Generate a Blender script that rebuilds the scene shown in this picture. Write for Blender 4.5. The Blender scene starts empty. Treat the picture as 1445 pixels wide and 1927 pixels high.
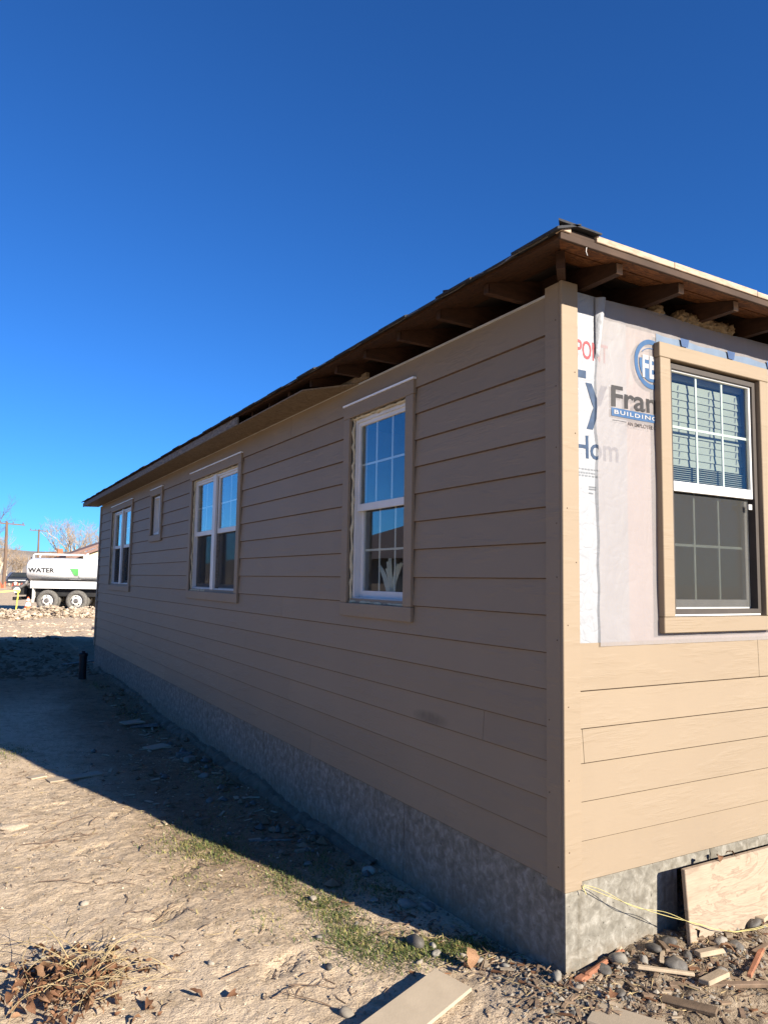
import bpy, math, random
import numpy as np
from mathutils import Vector, Matrix, Quaternion
R = math.radians
rnd = random.Random(7)
scene = bpy.context.scene
col = scene.collection

# ------------------------------------------------------------------ camera
CAM = Vector((-2.4238, -2.5335, 1.3426))
yaw, pitch, roll = R(29.9726), R(5.3618), R(0.9643)
fw = Vector((math.sin(yaw) * math.cos(pitch), math.cos(yaw) * math.cos(pitch), math.sin(pitch)))
rt = Vector((math.cos(yaw), -math.sin(yaw), 0)); up = rt.cross(fw)
rt2 = math.cos(roll) * rt + math.sin(roll) * up
up2 = -math.sin(roll) * rt + math.cos(roll) * up
cam = bpy.data.cameras.new('camera'); camo = bpy.data.objects.new('camera', cam); col.objects.link(camo)
m = Matrix((rt2, up2, -fw)).transposed().to_4x4(); m.translation = CAM; camo.matrix_world = m
cam.sensor_fit = 'HORIZONTAL'; cam.sensor_width = 36; cam.lens = 36 * 1381.2 / 1445
cam.clip_start = 0.05; cam.clip_end = 9000
scene.camera = camo

# ------------------------------------------------------------------ sky and sun
SUN_EL, = (R(23.6),)
SUN = Vector((0.300 * math.cos(SUN_EL), -0.954 * math.cos(SUN_EL), math.sin(SUN_EL))).normalized()
world = bpy.data.worlds.new('World'); scene.world = world; world.use_nodes = True
wn = world.node_tree; wn.nodes.clear()
sky = wn.nodes.new('ShaderNodeTexSky'); sky.sky_type = 'NISHITA'; sky.sun_disc = False
sky.sun_elevation = SUN_EL; sky.sun_rotation = math.atan2(SUN.x, SUN.y)
sky.altitude = 1200; sky.air_density = 1.0; sky.dust_density = 0.15; sky.ozone_density = 3.0
hsv = wn.nodes.new('ShaderNodeMix'); hsv.data_type = 'RGBA'; hsv.blend_type = 'MULTIPLY'; hsv.inputs[0].default_value = 1.0
hsv.inputs[7].default_value = (0.185, 0.505, 0.92, 1)      # clear high-desert sky as the camera renders it
bg = wn.nodes.new('ShaderNodeBackground'); bg.inputs['Strength'].default_value = 0.076
wo = wn.nodes.new('ShaderNodeOutputWorld')
wn.links.new(sky.outputs[0], hsv.inputs[6]); wn.links.new(hsv.outputs[2], bg.inputs[0]); wn.links.new(bg.outputs[0], wo.inputs[0])
sl = bpy.data.lights.new('sun', 'SUN'); sl.energy = 5.0; sl.angle = R(0.53); sl.color = (1.0, 0.92, 0.80)
so = bpy.data.objects.new('sun', sl); col.objects.link(so); so.location = (4, -12, 8)
so.rotation_euler = SUN.to_track_quat('Z', 'Y').to_euler()
vs = scene.view_settings; vs.view_transform = 'Standard'; vs.look = 'None'; vs.gamma = 1.0; vs.exposure = 1.32
vs.use_curve_mapping = False

# ------------------------------------------------------------------ material helpers
class NT:
    def __init__(s, name):
        s.m = bpy.data.materials.new(name); s.m.use_nodes = True; s.t = s.m.node_tree; s.t.nodes.clear()
        s.out = s.n('OutputMaterial'); s.tc = s.n('TexCoord')
    def n(s, t, **k):
        x = s.t.nodes.new('ShaderNode' + t)
        for a, b in k.items(): setattr(x, a, b)
        return x
    def l(s, a, b): s.t.links.new(a, b)
    def co(s, scale=(1, 1, 1), src='Object'):
        mp = s.n('Mapping'); mp.inputs['Scale'].default_value = scale
        s.l(s.tc.outputs[src], mp.inputs[0]); return mp.outputs[0]
    def noise(s, co, scale, detail=4, rough=.55, dist=0):
        x = s.n('TexNoise'); x.inputs['Scale'].default_value = scale; x.inputs['Detail'].default_value = detail
        x.inputs['Roughness'].default_value = rough; x.inputs['Distortion'].default_value = dist
        s.l(co, x.inputs['Vector']); return x.outputs['Fac']
    def ramp(s, fac, stops):
        x = s.n('ValToRGB'); e = x.color_ramp.elements
        while len(e) < len(stops): e.new(.5)
        for q, (p, c) in zip(e, stops):
            q.position = p; q.color = (*c, 1) if len(c) == 3 else c
        s.l(fac, x.inputs[0]); return x.outputs[0]
    def mix(s, fac, a, b, mode='MIX'):
        x = s.n('Mix', data_type='RGBA', blend_type=mode)
        for sock, v in ((x.inputs[0], fac), (x.inputs[6], a), (x.inputs[7], b)):
            if hasattr(v, 'is_linked') or isinstance(v, bpy.types.NodeSocket): s.l(v, sock)
            elif isinstance(v, (int, float)): sock.default_value = v
            else: sock.default_value = (*v, 1)
        return x.outputs[2]
    def math(s, op, a, b=0.0, clamp=False):
        x = s.n('Math', operation=op, use_clamp=clamp)
        for sock, v in ((x.inputs[0], a), (x.inputs[1], b)):
            if isinstance(v, (int, float)): sock.default_value = v
            else: s.l(v, sock)
        return x.outputs[0]
    def bump(s, h, strength=.4, dist=.01, normal=None):
        b = s.n('Bump'); b.inputs['Strength'].default_value = strength; b.inputs['Distance'].default_value = dist
        s.l(h, b.inputs['Height'])
        if normal is not None: s.l(normal, b.inputs['Normal'])
        return b.outputs[0]
    def bsdf(s, colr, rough=.8, normal=None, spec=.3, metal=0.0):
        p = s.n('BsdfPrincipled')
        if isinstance(colr, bpy.types.NodeSocket): s.l(colr, p.inputs['Base Color'])
        else: p.inputs['Base Color'].default_value = (*colr, 1)
        if isinstance(rough, bpy.types.NodeSocket): s.l(rough, p.inputs['Roughness'])
        else: p.inputs['Roughness'].default_value = rough
        p.inputs['Specular IOR Level'].default_value = spec; p.inputs['Metallic'].default_value = metal
        if normal is not None: s.l(normal, p.inputs['Normal'])
        s.l(p.outputs[0], s.out.inputs[0]); return p

def sc(c, k): return tuple(min(1, x * k) for x in c)
M = {}
def simple(name, c, rough=.75, var=.15, nscale=6, bscale=40, bstr=.25, bdist=.004, spec=.3, metal=0., stretch=(1, 1, 1), objvar=0.):
    t = NT(name); co = t.co(stretch)
    f = t.noise(co, nscale, 5)
    c1 = t.ramp(f, [(.3, sc(c, 1 - var)), (.7, sc(c, 1 + var))])
    if objvar:
        oi = t.n('ObjectInfo'); k = t.ramp(oi.outputs['Random'], [(0, (1 - objvar,) * 3), (1, (1,) * 3)])
        c1 = t.mix(1.0, c1, k, 'MULTIPLY')
    nb = t.bump(t.noise(co, bscale, 4), bstr, bdist) if bstr else None
    t.bsdf(c1, rough, nb, spec, metal); M[name] = t.m; return t.m

def siding_mat(name, c, objvar=.05, smudge=False):
    t = NT(name)
    co = t.co((1, 1, 1)); g = t.co((2.0, 2.0, 26))
    big = t.noise(co, 1.3, 4); fine = t.noise(co, 38, 3)
    grain = t.noise(g, 1.5, 4, .55, 2.2)
    c1 = t.ramp(big, [(.25, sc(c, .94)), (.75, sc(c, 1.05))])
    c2 = t.mix(.10, c1, t.ramp(grain, [(.3, sc(c, .88)), (.6, sc(c, 1.03))]))
    spots = t.ramp(t.noise(co, 6.5, 6, .7), [(.68, (1, 1, 1)), (.80, (.86, .84, .82))])
    c3 = t.mix(1.0, c2, spots, 'MULTIPLY')
    oi = t.n('ObjectInfo'); k = t.ramp(oi.outputs['Random'], [(0, (1 - objvar, 1 - objvar, 1 - objvar)), (1, (1, 1, 1))])
    c4 = t.mix(1.0, c3, k, 'MULTIPLY')
    if smudge:                                                         # hand-high dirt smear and splash marks low on the boards
        sp = t.n('SeparateXYZ'); t.l(t.tc.outputs['Object'], sp.inputs[0])
        dy = t.math('MULTIPLY', t.math('SUBTRACT', sp.outputs[1], 1.10), 5.0); dz = t.math('MULTIPLY', t.math('SUBTRACT', sp.outputs[2], 1.00), 22.0)
        d = t.math('ADD', t.math('ADD', t.math('MULTIPLY', dy, dy), t.math('MULTIPLY', dz, dz)), t.math('MULTIPLY', sp.outputs[0], sp.outputs[0]))
        msk = t.math('MULTIPLY', t.math('SUBTRACT', 1.0, d, True), t.math('MULTIPLY', t.noise(co, 26, 5, .7), 1.2), True)
        c4 = t.mix(msk, c4, sc(c, .42))
        low = t.math('MULTIPLY', t.math('SUBTRACT', 1.0, t.math('MULTIPLY', t.math('SUBTRACT', sp.outputs[2], .45), 3.2), True), t.ramp(t.noise(co, 9, 6, .72), [(.50, (0, 0, 0)), (.72, (.55, .55, .55))]))
        c4 = t.mix(low, c4, (.20, .155, .11))
    knots = t.ramp(t.noise(t.co((1.5, 1.5, 6)), 1.3, 3), [(.50, (0, 0, 0)), (.62, (1, 1, 1))])
    h = t.math('MULTIPLY', grain, t.math('ADD', t.math('MULTIPLY', knots, 1.0), .10))
    h2 = t.math('ADD', h, t.math('MULTIPLY', fine, .08))
    t.bsdf(c4, .62, t.bump(h2, .5, .0055), .3); M[name] = t.m
SIDE = (0.240, 0.183, 0.123)
siding_mat('siding', SIDE, .07, True)
simple('raw_edge', (.085, .050, .030), .9, .25, 20, 60, .3, .002)
siding_mat('trim', sc(SIDE, 1.02), .04)

def concrete():
    t = NT('concrete'); co = t.co()
    a = t.noise(co, 21, 7, .66, .45); b = t.noise(co, 2.5, 4); d = t.noise(co, 60, 3)
    c = t.ramp(a, [(.36, (.115, .103, .080)), (.48, (.172, .156, .124)), (.55, (.215, .198, .162)), (.66, (.31, .287, .243))])
    c = t.mix(.22, c, t.ramp(b, [(.3, (.15, .138, .118)), (.7, (.235, .218, .19))]))
    pits = t.ramp(t.noise(co, 48, 2), [(.25, (.4, .4, .4)), (.29, (1, 1, 1))])
    c = t.mix(1.0, c, pits, 'MULTIPLY')
    sp = t.n('SeparateXYZ'); t.l(t.tc.outputs['Object'], sp.inputs[0])      # soil splashed up from the ground, drip stains
    spl = t.math('MULTIPLY', t.math('SUBTRACT', 1.0, t.math('MULTIPLY', t.math('SUBTRACT', sp.outputs[2], .02), 6.5), True), t.ramp(t.noise(co, 16, 6, .7), [(.34, (0, 0, 0)), (.62, (.8, .8, .8))]))
    c = t.mix(spl, c, (.20, .145, .092))
    drip = t.ramp(t.noise(t.co((9, 9, .7)), 2.0, 4, .6), [(.58, (1, 1, 1)), (.72, (.62, .58, .52))])
    c = t.mix(.7, c, t.mix(1.0, c, drip, 'MULTIPLY'))
    t.bsdf(c, .85, t.bump(t.math('ADD', a, t.math('MULTIPLY', d, .4)), .6, .006), .25); M['concrete'] = t.m
concrete()
simple('ledge', (.14, .105, .072), .9, .35, 9, 45, .8, .012)

def ply(name, c0, c1, c2, seed=0, axis=(1.2, 1.2, 5)):
    t = NT(name); co = t.co(axis)
    w = t.noise(co, 2.2 + seed, 5, .55, 1.5)
    rings = t.math('FRACT', t.math('MULTIPLY', w, 9.0))
    c = t.ramp(rings, [(0, c0), (.55, c1), (.9, c2), (1, c0)])
    fine = t.noise(t.co((3, 3, 40)), 6, 4)
    c = t.mix(.35, c, t.ramp(fine, [(.3, sc(c2, .9)), (.7, sc(c0, 1.05))]))
    blot = t.ramp(t.noise(t.co(), 7, 4), [(.68, (1, 1, 1)), (.76, (.62, .48, .40))])
    c = t.mix(1.0, c, blot, 'MULTIPLY')
    t.bsdf(c, .75, t.bump(t.math('ADD', fine, t.math('MULTIPLY', rings, .3)), .3, .002), .25); M[name] = t.m
ply('plywood', (.34, .265, .19), (.30, .23, .165), (.21, .155, .11), -.7, (1.0, 1.0, 3.2))
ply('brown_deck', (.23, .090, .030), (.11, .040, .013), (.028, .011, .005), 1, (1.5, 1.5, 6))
ply('deck_shaded', (.075, .031, .012), (.045, .018, .008), (.016, .008, .004), 1, (1.5, 1.5, 6))  # darker copy of the deck, shade of the long eave in its colour
simple('attic_shade_wood', (.022, .014, .010), .95, .3, 5, 40, .3, .003)  # near black: the loft's shade is put into the wood colour
ply('soffit_wood', (.22, .165, .105), (.18, .13, .08), (.10, .07, .042), 1, (1.5, 1.5, 1.5))
simple('rafter_wood', (.048, .021, .010), .8, .35, 5, 60, .4, .003, stretch=(3, 3, 12), objvar=.3)
simple('rafter_end', (.24, .165, .12), .8, .25, 12, 60, .4, .003)
simple('pale_wood', (.36, .27, .19), .8, .28, 9, 70, .5, .003, stretch=(2, 2, 8))
simple('weathered_wood', (.16, .140, .118), .85, .45, 6, 60, .5, .003, stretch=(6, 2, 8))
simple('dark_strip', (.05, .029, .018), .8, .3, 6, 60, .4, .003)
simple('shingle', (.035, .035, .037), .95, .3, 20, 160, .7, .003, objvar=.3)
simple('vinyl', (.60, .59, .565), .45, .06, 5, 40, .08, .001, .4)
simple('frame_shade', (.055, .045, .037), .6, .15)  # frame coloured dark for the shaded gap between sash and trim
simple('grid_pale', (.44, .46, .42), .6, .1)
simple('vinyl_grey', (.42, .41, .385), .55, .14, 6, 40, .15, .001, .4)
simple('foam', (.52, .45, .30), .9, .2, 14, 50, .8, .008)
simple('flashing', (.80, .81, .83), .35, .05, 4, 40, .05, .001, .6)
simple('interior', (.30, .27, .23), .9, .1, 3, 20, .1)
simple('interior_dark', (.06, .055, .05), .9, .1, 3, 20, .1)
simple('sheathing', (.34, .265, .24), .9, .08, 3, 30, .2)
simple('blind', (.20, .215, .188), .6, .06, 4, 40, .1, .001)
simple('cord', (.10, .11, .12), .7, .1)
simple('cloth', (.74, .70, .62), .9, .12, 5, 60, .2)
simple('black_plastic', (.012, .012, .014), .55, .2)
simple('twine', (.44, .37, .15), .8, .15, 40, 200, .3)
simple('print_red', (.26, .045, .05), .6, .12, 30, 60, .1)
simple('print_navy', (.022, .045, .09), .6, .2, 40, 60, .1)
simple('print_blue', (.022, .072, .165), .6, .08, 30, 60, .1)
simple('print_black', (.020, .018, .018), .6, .15, 30, 60, .1)
simple('print_white', (.30, .29, .29), .6, .05, 30, 60, .1)
simple('print_grey', (.16, .17, .18), .6, .15, 60, 60, .1)
simple('tape', (.115, .155, .215), .5, .12, 10, 30, .4, .003)
simple('tape_blue', (.035, .07, .16), .5, .12, 10, 30, .4, .003)
simple('stone_dark', (.105, .094, .080), .6, .3, 20, 90, .3, .002, objvar=.35)
simple('stone_tan', (.34, .29, .225), .75, .25, 16, 90, .4, .002, objvar=.35)
simple('stone_grey', (.26, .235, .195), .75, .25, 18, 90, .4, .002, objvar=.35)
simple('chip', (.21, .145, .092), .85, .4, 9, 80, .3, objvar=.5)
simple('chip_pale', (.38, .295, .20), .85, .25, 9, 80, .3, objvar=.4)
simple('redwood', (.30, .125, .066), .75, .35, 8, 80, .4, .003, stretch=(2, 2, 2), objvar=.25)
simple('straw', (.36, .27, .14), .8, .3, 20, 80, .1)
simple('twig', (.17, .115, .075), .85, .3, 20, 80, .2)
simple('leaf_brown', (.16, .075, .036), .75, .4, 18, 60, .4, .003, objvar=.45)
simple('leaf_pale', (.28, .155, .082), .75, .35, 18, 60, .4, .003, objvar=.4)
simple('grass', (.075, .10, .026), .65, .35, 7, 60, 0)
simple('grass_yellow', (.22, .195, .065), .7, .3, 7, 60, 0)
simple('insulation', (.26, .19, .11), .95, .3, 25, 40, .9, .01)
simple('clod', (.46, .36, .255), .95, .3, 8, 30, .7, .02, objvar=.35)
simple('clod_shaded', (.13, .088, .052), .95, .3, 8, 30, .7, .02)  # darker copy of clod, with the house shade in its colour
simple('clod_pale', (.54, .43, .31), .95, .25, 8, 30, .7, .02)
simple('paint_white', (.78, .78, .76), .35, .05, 2, 20, .05, .002, .5)
simple('chassis', (.018, .018, .019), .7, .3)
simple('tyre', (.12, .112, .10), .9, .35, 14, 60, .5, .006)
simple('rim', (.62, .60, .55), .55, .15)
simple('green_print', (.10, .36, .10), .6, .05)
simple('steel', (.16, .15, .145), .45, .3, 8, 40, .2, .002, .5, .4)
simple('cone_orange', (.78, .13, .04), .6, .1)
simple('cone_white', (.75, .73, .70), .5, .1)
simple('tape_yellow', (.80, .68, .10), .5, .1)
simple('pole_wood', (.15, .10, .07), .9, .25, 3, 30, .5, .01, stretch=(4, 4, .5))
simple('bark_pale', (.42, .35, .26), .9, .25, 3, 20, .5, .01)
simple('twigs_tan', (.40, .30, .20), .95, .3, .6, 20, 0)
simple('twigs_rust', (.34, .19, .10), .95, .3, .6, 20, 0)
simple('roof_brown', (.19, .115, .095), .9, .15, 4, 30, .4, .01)
simple('nb_wall', (.16, .13, .11), .85, .1)
simple('nb_roof', (.085, .065, .065), .9, .15)
simple('offcut', (.36, .29, .205), .7, .08, 4, 60, .3, .002, stretch=(2, 2, 20), objvar=.15)
simple('wall_cream', (.70, .60, .38), .8, .06, 1, 20, .1)
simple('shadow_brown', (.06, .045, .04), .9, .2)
simple('car_paint', (.012, .016, .026), .25, .1, 2, 20, 0, .001, .6)
simple('car_chrome', (.60, .60, .62), .25, .1, 2, 20, 0, .001, .6, .6)
simple('hill', (.27, .225, .18), 1.0, .2, .004, .02, 0)
simple('orange_net', (.72, .22, .13), .8, .2)

def glass_mat(name, ior=1.7, tint=(.90, .93, .90), rough=.004):
    t = NT(name)
    tr = t.n('BsdfTransparent'); tr.inputs[0].default_value = (*tint, 1)
    gl = t.n('BsdfGlossy'); gl.inputs['Roughness'].default_value = rough; gl.inputs[0].default_value = (.95, .97, 1, 1)
    nb = t.bump(t.noise(t.co(), 2.2, 1), .05, .006)
    t.l(nb, gl.inputs['Normal'])
    fr = t.n('Fresnel'); geo = t.n('NewGeometry')          # same reflectance on both faces of the thin pane
    io = t.math('ADD', t.math('MULTIPLY', geo.outputs['Backfacing'], 1 / ior - ior), ior); t.l(io, fr.inputs[0])
    mx = t.n('MixShader'); t.l(fr.outputs[0], mx.inputs[0]); t.l(tr.outputs[0], mx.inputs[1]); t.l(gl.outputs[0], mx.inputs[2])
    t.l(mx.outputs[0], t.out.inputs[0]); M[name] = t.m
glass_mat('glass'); glass_mat('glass_clear', 1.42, (.93, .95, .93))
def screen_mat(name, alpha, c):
    t = NT(name)
    tr = t.n('BsdfTransparent'); df = t.n('BsdfDiffuse'); df.inputs[0].default_value = (*c, 1)
    mx = t.n('MixShader'); mx.inputs[0].default_value = alpha
    t.l(tr.outputs[0], mx.inputs[1]); t.l(df.outputs[0], mx.inputs[2]); t.l(mx.outputs[0], t.out.inputs[0]); M[name] = t.m
screen_mat('screen', .40, (.062, .061, .057))
def wrap_mat(name, c, alpha):
    t = NT(name); co = t.co()
    f = t.noise(co, 3.5, 4)
    cc = t.ramp(f, [(.3, sc(c, .94)), (.7, sc(c, 1.03))])
    cr = t.math('ABSOLUTE', t.math('SUBTRACT', t.noise(t.co((2.6, 1, 1.0)), 3.4, 3, .5, .7), .5))
    cr2 = t.math('ABSOLUTE', t.math('SUBTRACT', t.noise(t.co((1.2, 1, 1.5)), 8, 2, .5, .5), .5))
    hh = t.math('ADD', t.math('MULTIPLY', t.math('MINIMUM', cr, .10), 3.0), t.math('MULTIPLY', t.math('MINIMUM', cr2, .07), 2.0))
    nb = t.bump(hh, .55 if alpha == 1 else .26, .014)
    p = t.bsdf(cc, .5, nb, .4)
    if alpha < 1:
        tr = t.n('BsdfTransparent'); mx = t.n('MixShader'); mx.inputs[0].default_value = alpha
        t.l(tr.outputs[0], mx.inputs[1]); t.l(p.outputs[0], mx.inputs[2]); t.l(mx.outputs[0], t.out.inputs[0])
    M[name] = t.m
wrap_mat('wrap', (.262, .267, .277), 1.0)
wrap_mat('wrap_sheer', (.315, .287, .279), .54)

def dirt_mat():
    t = NT('dirt')
    g = t.n('NewGeometry'); P = g.outputs['Position']
    def nz(scale, detail=5, rough=.6, dist=0):
        return t.noise(P, scale, detail, rough, dist)
    big, mid, fine, vf = nz(.55, 4), nz(3.2, 6, .65, .6), nz(28, 6, .7), nz(120, 3, .7)
    c = t.ramp(mid, [(.25, (.45, .34, .225)), (.5, (.56, .43, .29)), (.75, (.64, .51, .36))])
    c = t.mix(.30, c, t.ramp(fine, [(.3, (.30, .225, .15)), (.55, (.57, .445, .305)), (.72, (.70, .575, .42))]))
    c = t.mix(.25, c, t.ramp(big, [(.3, (.48, .365, .245)), (.7, (.60, .47, .33))]))
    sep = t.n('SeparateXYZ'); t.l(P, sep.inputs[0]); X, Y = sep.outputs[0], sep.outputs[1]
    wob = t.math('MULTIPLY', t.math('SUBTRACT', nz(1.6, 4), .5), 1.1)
    # house shade painted into the soil, along the foundation and the far ground
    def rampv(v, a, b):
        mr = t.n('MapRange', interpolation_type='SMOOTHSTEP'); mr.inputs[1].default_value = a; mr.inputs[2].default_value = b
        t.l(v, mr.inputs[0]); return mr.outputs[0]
    shade_near = t.math('MULTIPLY', rampv(t.math('ADD', X, wob), -1.7, -.55), rampv(Y, .8, 2.4))
    shade_near = t.math('MULTIPLY', shade_near, rampv(Y, 19.6, 18.6))
    shade_far = t.math('MULTIPLY', rampv(t.math('ADD', Y, wob), 7.5, 11), rampv(Y, 20.4, 19.4))
    shade_mask = t.math('MAXIMUM', shade_near, shade_far)
    c = t.mix(t.math('MULTIPLY', shade_mask, .78), c, t.ramp(mid, [(.3, (.12, .066, .030)), (.7, (.185, .108, .054))]))
    # dark mulchy litter beside the sunlit wall
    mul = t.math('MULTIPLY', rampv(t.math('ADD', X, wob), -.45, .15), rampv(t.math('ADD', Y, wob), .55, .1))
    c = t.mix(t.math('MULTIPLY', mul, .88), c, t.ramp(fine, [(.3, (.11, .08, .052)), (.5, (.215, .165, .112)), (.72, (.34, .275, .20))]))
    h = t.math('ADD', t.math('MULTIPLY', fine, .7), t.math('MULTIPLY', vf, .35))
    h = t.math('ADD', h, t.math('MULTIPLY', nz(11, 5, .6, .8), .8))
    nb = t.bump(h, .9, .022)
    specks = t.ramp(nz(62, 4, .65), [(.32, (.45, .40, .36)), (.42, (1, 1, 1)), (.60, (1, 1, 1)), (.72, (1.25, 1.25, 1.25))])
    blot = t.ramp(nz(7, 5, .7, .5), [(.36, (.74, .73, .71)), (.52, (1, 1, 1))])
    c = t.mix(1.0, c, blot, 'MULTIPLY')
    c = t.mix(1.0, c, specks, 'MULTIPLY')
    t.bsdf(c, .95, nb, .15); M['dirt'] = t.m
dirt_mat()

# ------------------------------------------------------------------ mesh helpers
class MB:
    def __init__(s): s.v = []; s.f = []; s.mi = []; s.cur = 0
    def add(s, vs_, fs_):
        o = len(s.v); s.v += [tuple(x) for x in vs_]; s.f += [tuple(i + o for i in f) for f in fs_]; s.mi += [s.cur] * len(fs_); return s
    def box(s, a, b):
        x0, y0, z0 = (min(a[i], b[i]) for i in range(3)); x1, y1, z1 = (max(a[i], b[i]) for i in range(3))
        return s.hexa([(x0, y0, z0), (x1, y0, z0), (x1, y1, z0), (x0, y1, z0), (x0, y0, z1), (x1, y0, z1), (x1, y1, z1), (x0, y1, z1)])
    def hexa(s, p):
        return s.add(p, [(0, 3, 2, 1), (4, 5, 6, 7), (0, 1, 5, 4), (1, 2, 6, 5), (2, 3, 7, 6), (3, 0, 4, 7)])
    def tube(s, pts, rad, n=6, cap=True):
        pts = [Vector(p) for p in pts]; N = len(pts)
        if not isinstance(rad, (list, tuple)): rad = [rad] * N
        o = len(s.v); ref = None
        for i, p in enumerate(pts):
            d = (pts[min(i + 1, N - 1)] - pts[max(i - 1, 0)])
            d = d.normalized() if d.length > 1e-9 else Vector((0, 0, 1))
            if ref is None or abs(ref.dot(d)) > .95: ref = d.orthogonal().normalized()
            a = (ref - d * ref.dot(d)).normalized(); b = d.cross(a); ref = a
            for k in range(n):
                t = 2 * math.pi * k / n; s.v.append(tuple(p + (a * math.cos(t) + b * math.sin(t)) * rad[i]))
        fs = []
        for i in range(N - 1):
            for k in range(n):
                k2 = (k + 1) % n; fs.append((o + i * n + k, o + i * n + k2, o + (i + 1) * n + k2, o + (i + 1) * n + k))
        if cap: fs.append(tuple(o + k for k in range(n))[::-1]); fs.append(tuple(o + (N - 1) * n + k for k in range(n)))
        s.f += fs; s.mi += [s.cur] * len(fs); return s
    def lathe(s, prof, axis_o, axis_d, n=28):
        d = Vector(axis_d).normalized(); a = d.orthogonal().normalized(); b = d.cross(a); o0 = Vector(axis_o); o = len(s.v)
        for (t, r) in prof:
            for k in range(n):
                q = 2 * math.pi * k / n; s.v.append(tuple(o0 + d * t + (a * math.cos(q) + b * math.sin(q)) * r))
        fs = []
        for i in range(len(prof) - 1):
            for k in range(n):
                k2 = (k + 1) % n; fs.append((o + i * n + k, o + (i + 1) * n + k, o + (i + 1) * n + k2, o + i * n + k2))
        s.f += fs; s.mi += [s.cur] * len(fs); return s

WL = {}
def place(o, parent):
    """o.data is in world coordinates; re-express it under its parent"""
    col.objects.link(o)
    if parent is not None:
        o.parent = parent; WL[o.name] = WL[parent.name]
    return o
def mesh_obj(name, mb, mats, parent=None, base=None, smooth=False):
    base = Vector(base) if base is not None else (WL[parent.name] if parent is not None else Vector((0, 0, 0)))
    me = bpy.data.meshes.new(name)
    me.from_pydata([(v[0] - base[0], v[1] - base[1], v[2] - base[2]) for v in mb.v], [], mb.f)
    if not isinstance(mats, (list, tuple)): mats = [mats]
    for mm in mats: me.materials.append(M[mm])
    if len(mats) > 1: me.polygons.foreach_set('material_index', mb.mi)
    if smooth: me.polygons.foreach_set('use_smooth', [True] * len(me.polygons))
    me.update()
    o = bpy.data.objects.new(name, me); col.objects.link(o)
    if parent is not None: o.parent = parent
    else: o.location = base
    WL[o.name] = base
    return o
def tag(o, label=None, cat=None, group=None, kind=None):
    if label: o['label'] = label
    if cat: o['category'] = cat
    if group: o['group'] = group
    if kind: o['kind'] = kind
    return o
def thing(name, label, cat, loc, group=None, rz=0, local=False):
    o = bpy.data.objects.new(name, None); col.objects.link(o); o.empty_display_size = .1
    o.location = loc; o.rotation_euler = (0, 0, rz)
    WL[o.name] = Vector((0, 0, 0)) if local else Vector(loc)
    return tag(o, label, cat, group)
def bev(o, w=.003, seg=1):
    b = o.modifiers.new('bevel', 'BEVEL'); b.width = w; b.segments = seg; b.limit_method = 'ANGLE'; return o

# ------------------------------------------------------------------ terrain
def _hash(ix, iy, s):
    n = (ix.astype(np.int64) * 374761393 + iy.astype(np.int64) * 668265263 + s * 974711) & 0x7fffffff
    n = ((n ^ (n >> 13)) * 1274126177) & 0x7fffffff
    n = ((n ^ (n >> 16)) * 2246822519) & 0x7fffffff
    return ((n ^ (n >> 15)) & 0xffffff) / float(0xffffff)
def vn(x, y, s=0):
    xi, yi = np.floor(x), np.floor(y); fx, fy = x - xi, y - yi
    fx = fx * fx * (3 - 2 * fx); fy = fy * fy * (3 - 2 * fy)
    a = _hash(xi, yi, s); b = _hash(xi + 1, yi, s); c = _hash(xi, yi + 1, s); d = _hash(xi + 1, yi + 1, s)
    return (a + (b - a) * fx) * (1 - fy) + (c + (d - c) * fx) * fy - .5
def sm(v, a, b):
    t = np.clip((v - a) / (b - a), 0, 1); return t * t * (3 - 2 * t)
def gh(x, y):
    x = np.asarray(x, float); y = np.asarray(y, float)
    z = np.full(np.broadcast(x, y).shape, -.45)
    z = z + .11 * sm(x, .0, .55) * np.exp(-np.minimum(y, 0) ** 2 / .25) * sm(y, 1.2, .6)
    z = z + .04 * np.exp(-(x * x + y * y) / .09)
    z = z - .05 * sm(y, 1.2, 3.5) * sm(x, -1.4, -.4) * sm(y, 10, 8)
    z = z - .16 * sm(y, 12.2, 13.6) * sm(y, 20.2, 17.5) + .06 * np.exp(-((y - 20.3) / .7) ** 2)
    z = z + .50 * sm(y, 45, 85)
    n = .05 * vn(x * .7, y * .7, 1) + .022 * vn(x * 2.1, y * 2.1, 2) + .009 * vn(x * 5.3, y * 5.3, 3)
    n = n + .0065 * vn(x * 13, y * 13, 4) + .006 * vn(x * 27, y * 27, 5) + .006 * vn(x * 52, y * 52, 6)
    for (fx, fy, fa) in ((-1.35, 1.55, .5), (-1.1, 2.1, .8), (-1.55, 2.7, .4), (-1.0, .8, .6), (-1.25, 3.4, .9), (-1.7, 3.9, .3)):
        u = (x - fx) * np.cos(fa) + (y - fy) * np.sin(fa); v = -(x - fx) * np.sin(fa) + (y - fy) * np.cos(fa)
        n = n - .010 * sm(np.hypot(u / .15, v / .055), 1.15, .8) * (1 + .5 * np.sign(np.sin(u * 210)))
    # churned litter beside the sunlit wall, furrows on the far plot
    n = n + .030 * vn(x * 22, y * 22, 7) * sm(x, -.3, .2) * sm(y, .6, .1)
    n = n + sm(y, 11.5, 13) * sm(y, 20.5, 19) * (.10 * vn(x * 2.2, y * 1.7, 21) + .09 * vn(x * 5, y * 3.4, 22))
    far = sm(y, 11, 14) * sm(y, 44, 38)
    n = n + far * (.10 * vn(x * .9 + 3, y * .5, 8) + .09 * vn(x * 2.7, y * 1.6, 9))
    fade = sm(np.hypot(x, y), 120, 60)
    return z + n * fade
def G(x, y): return float(gh(np.array([x]), np.array([y]))[0])
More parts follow.
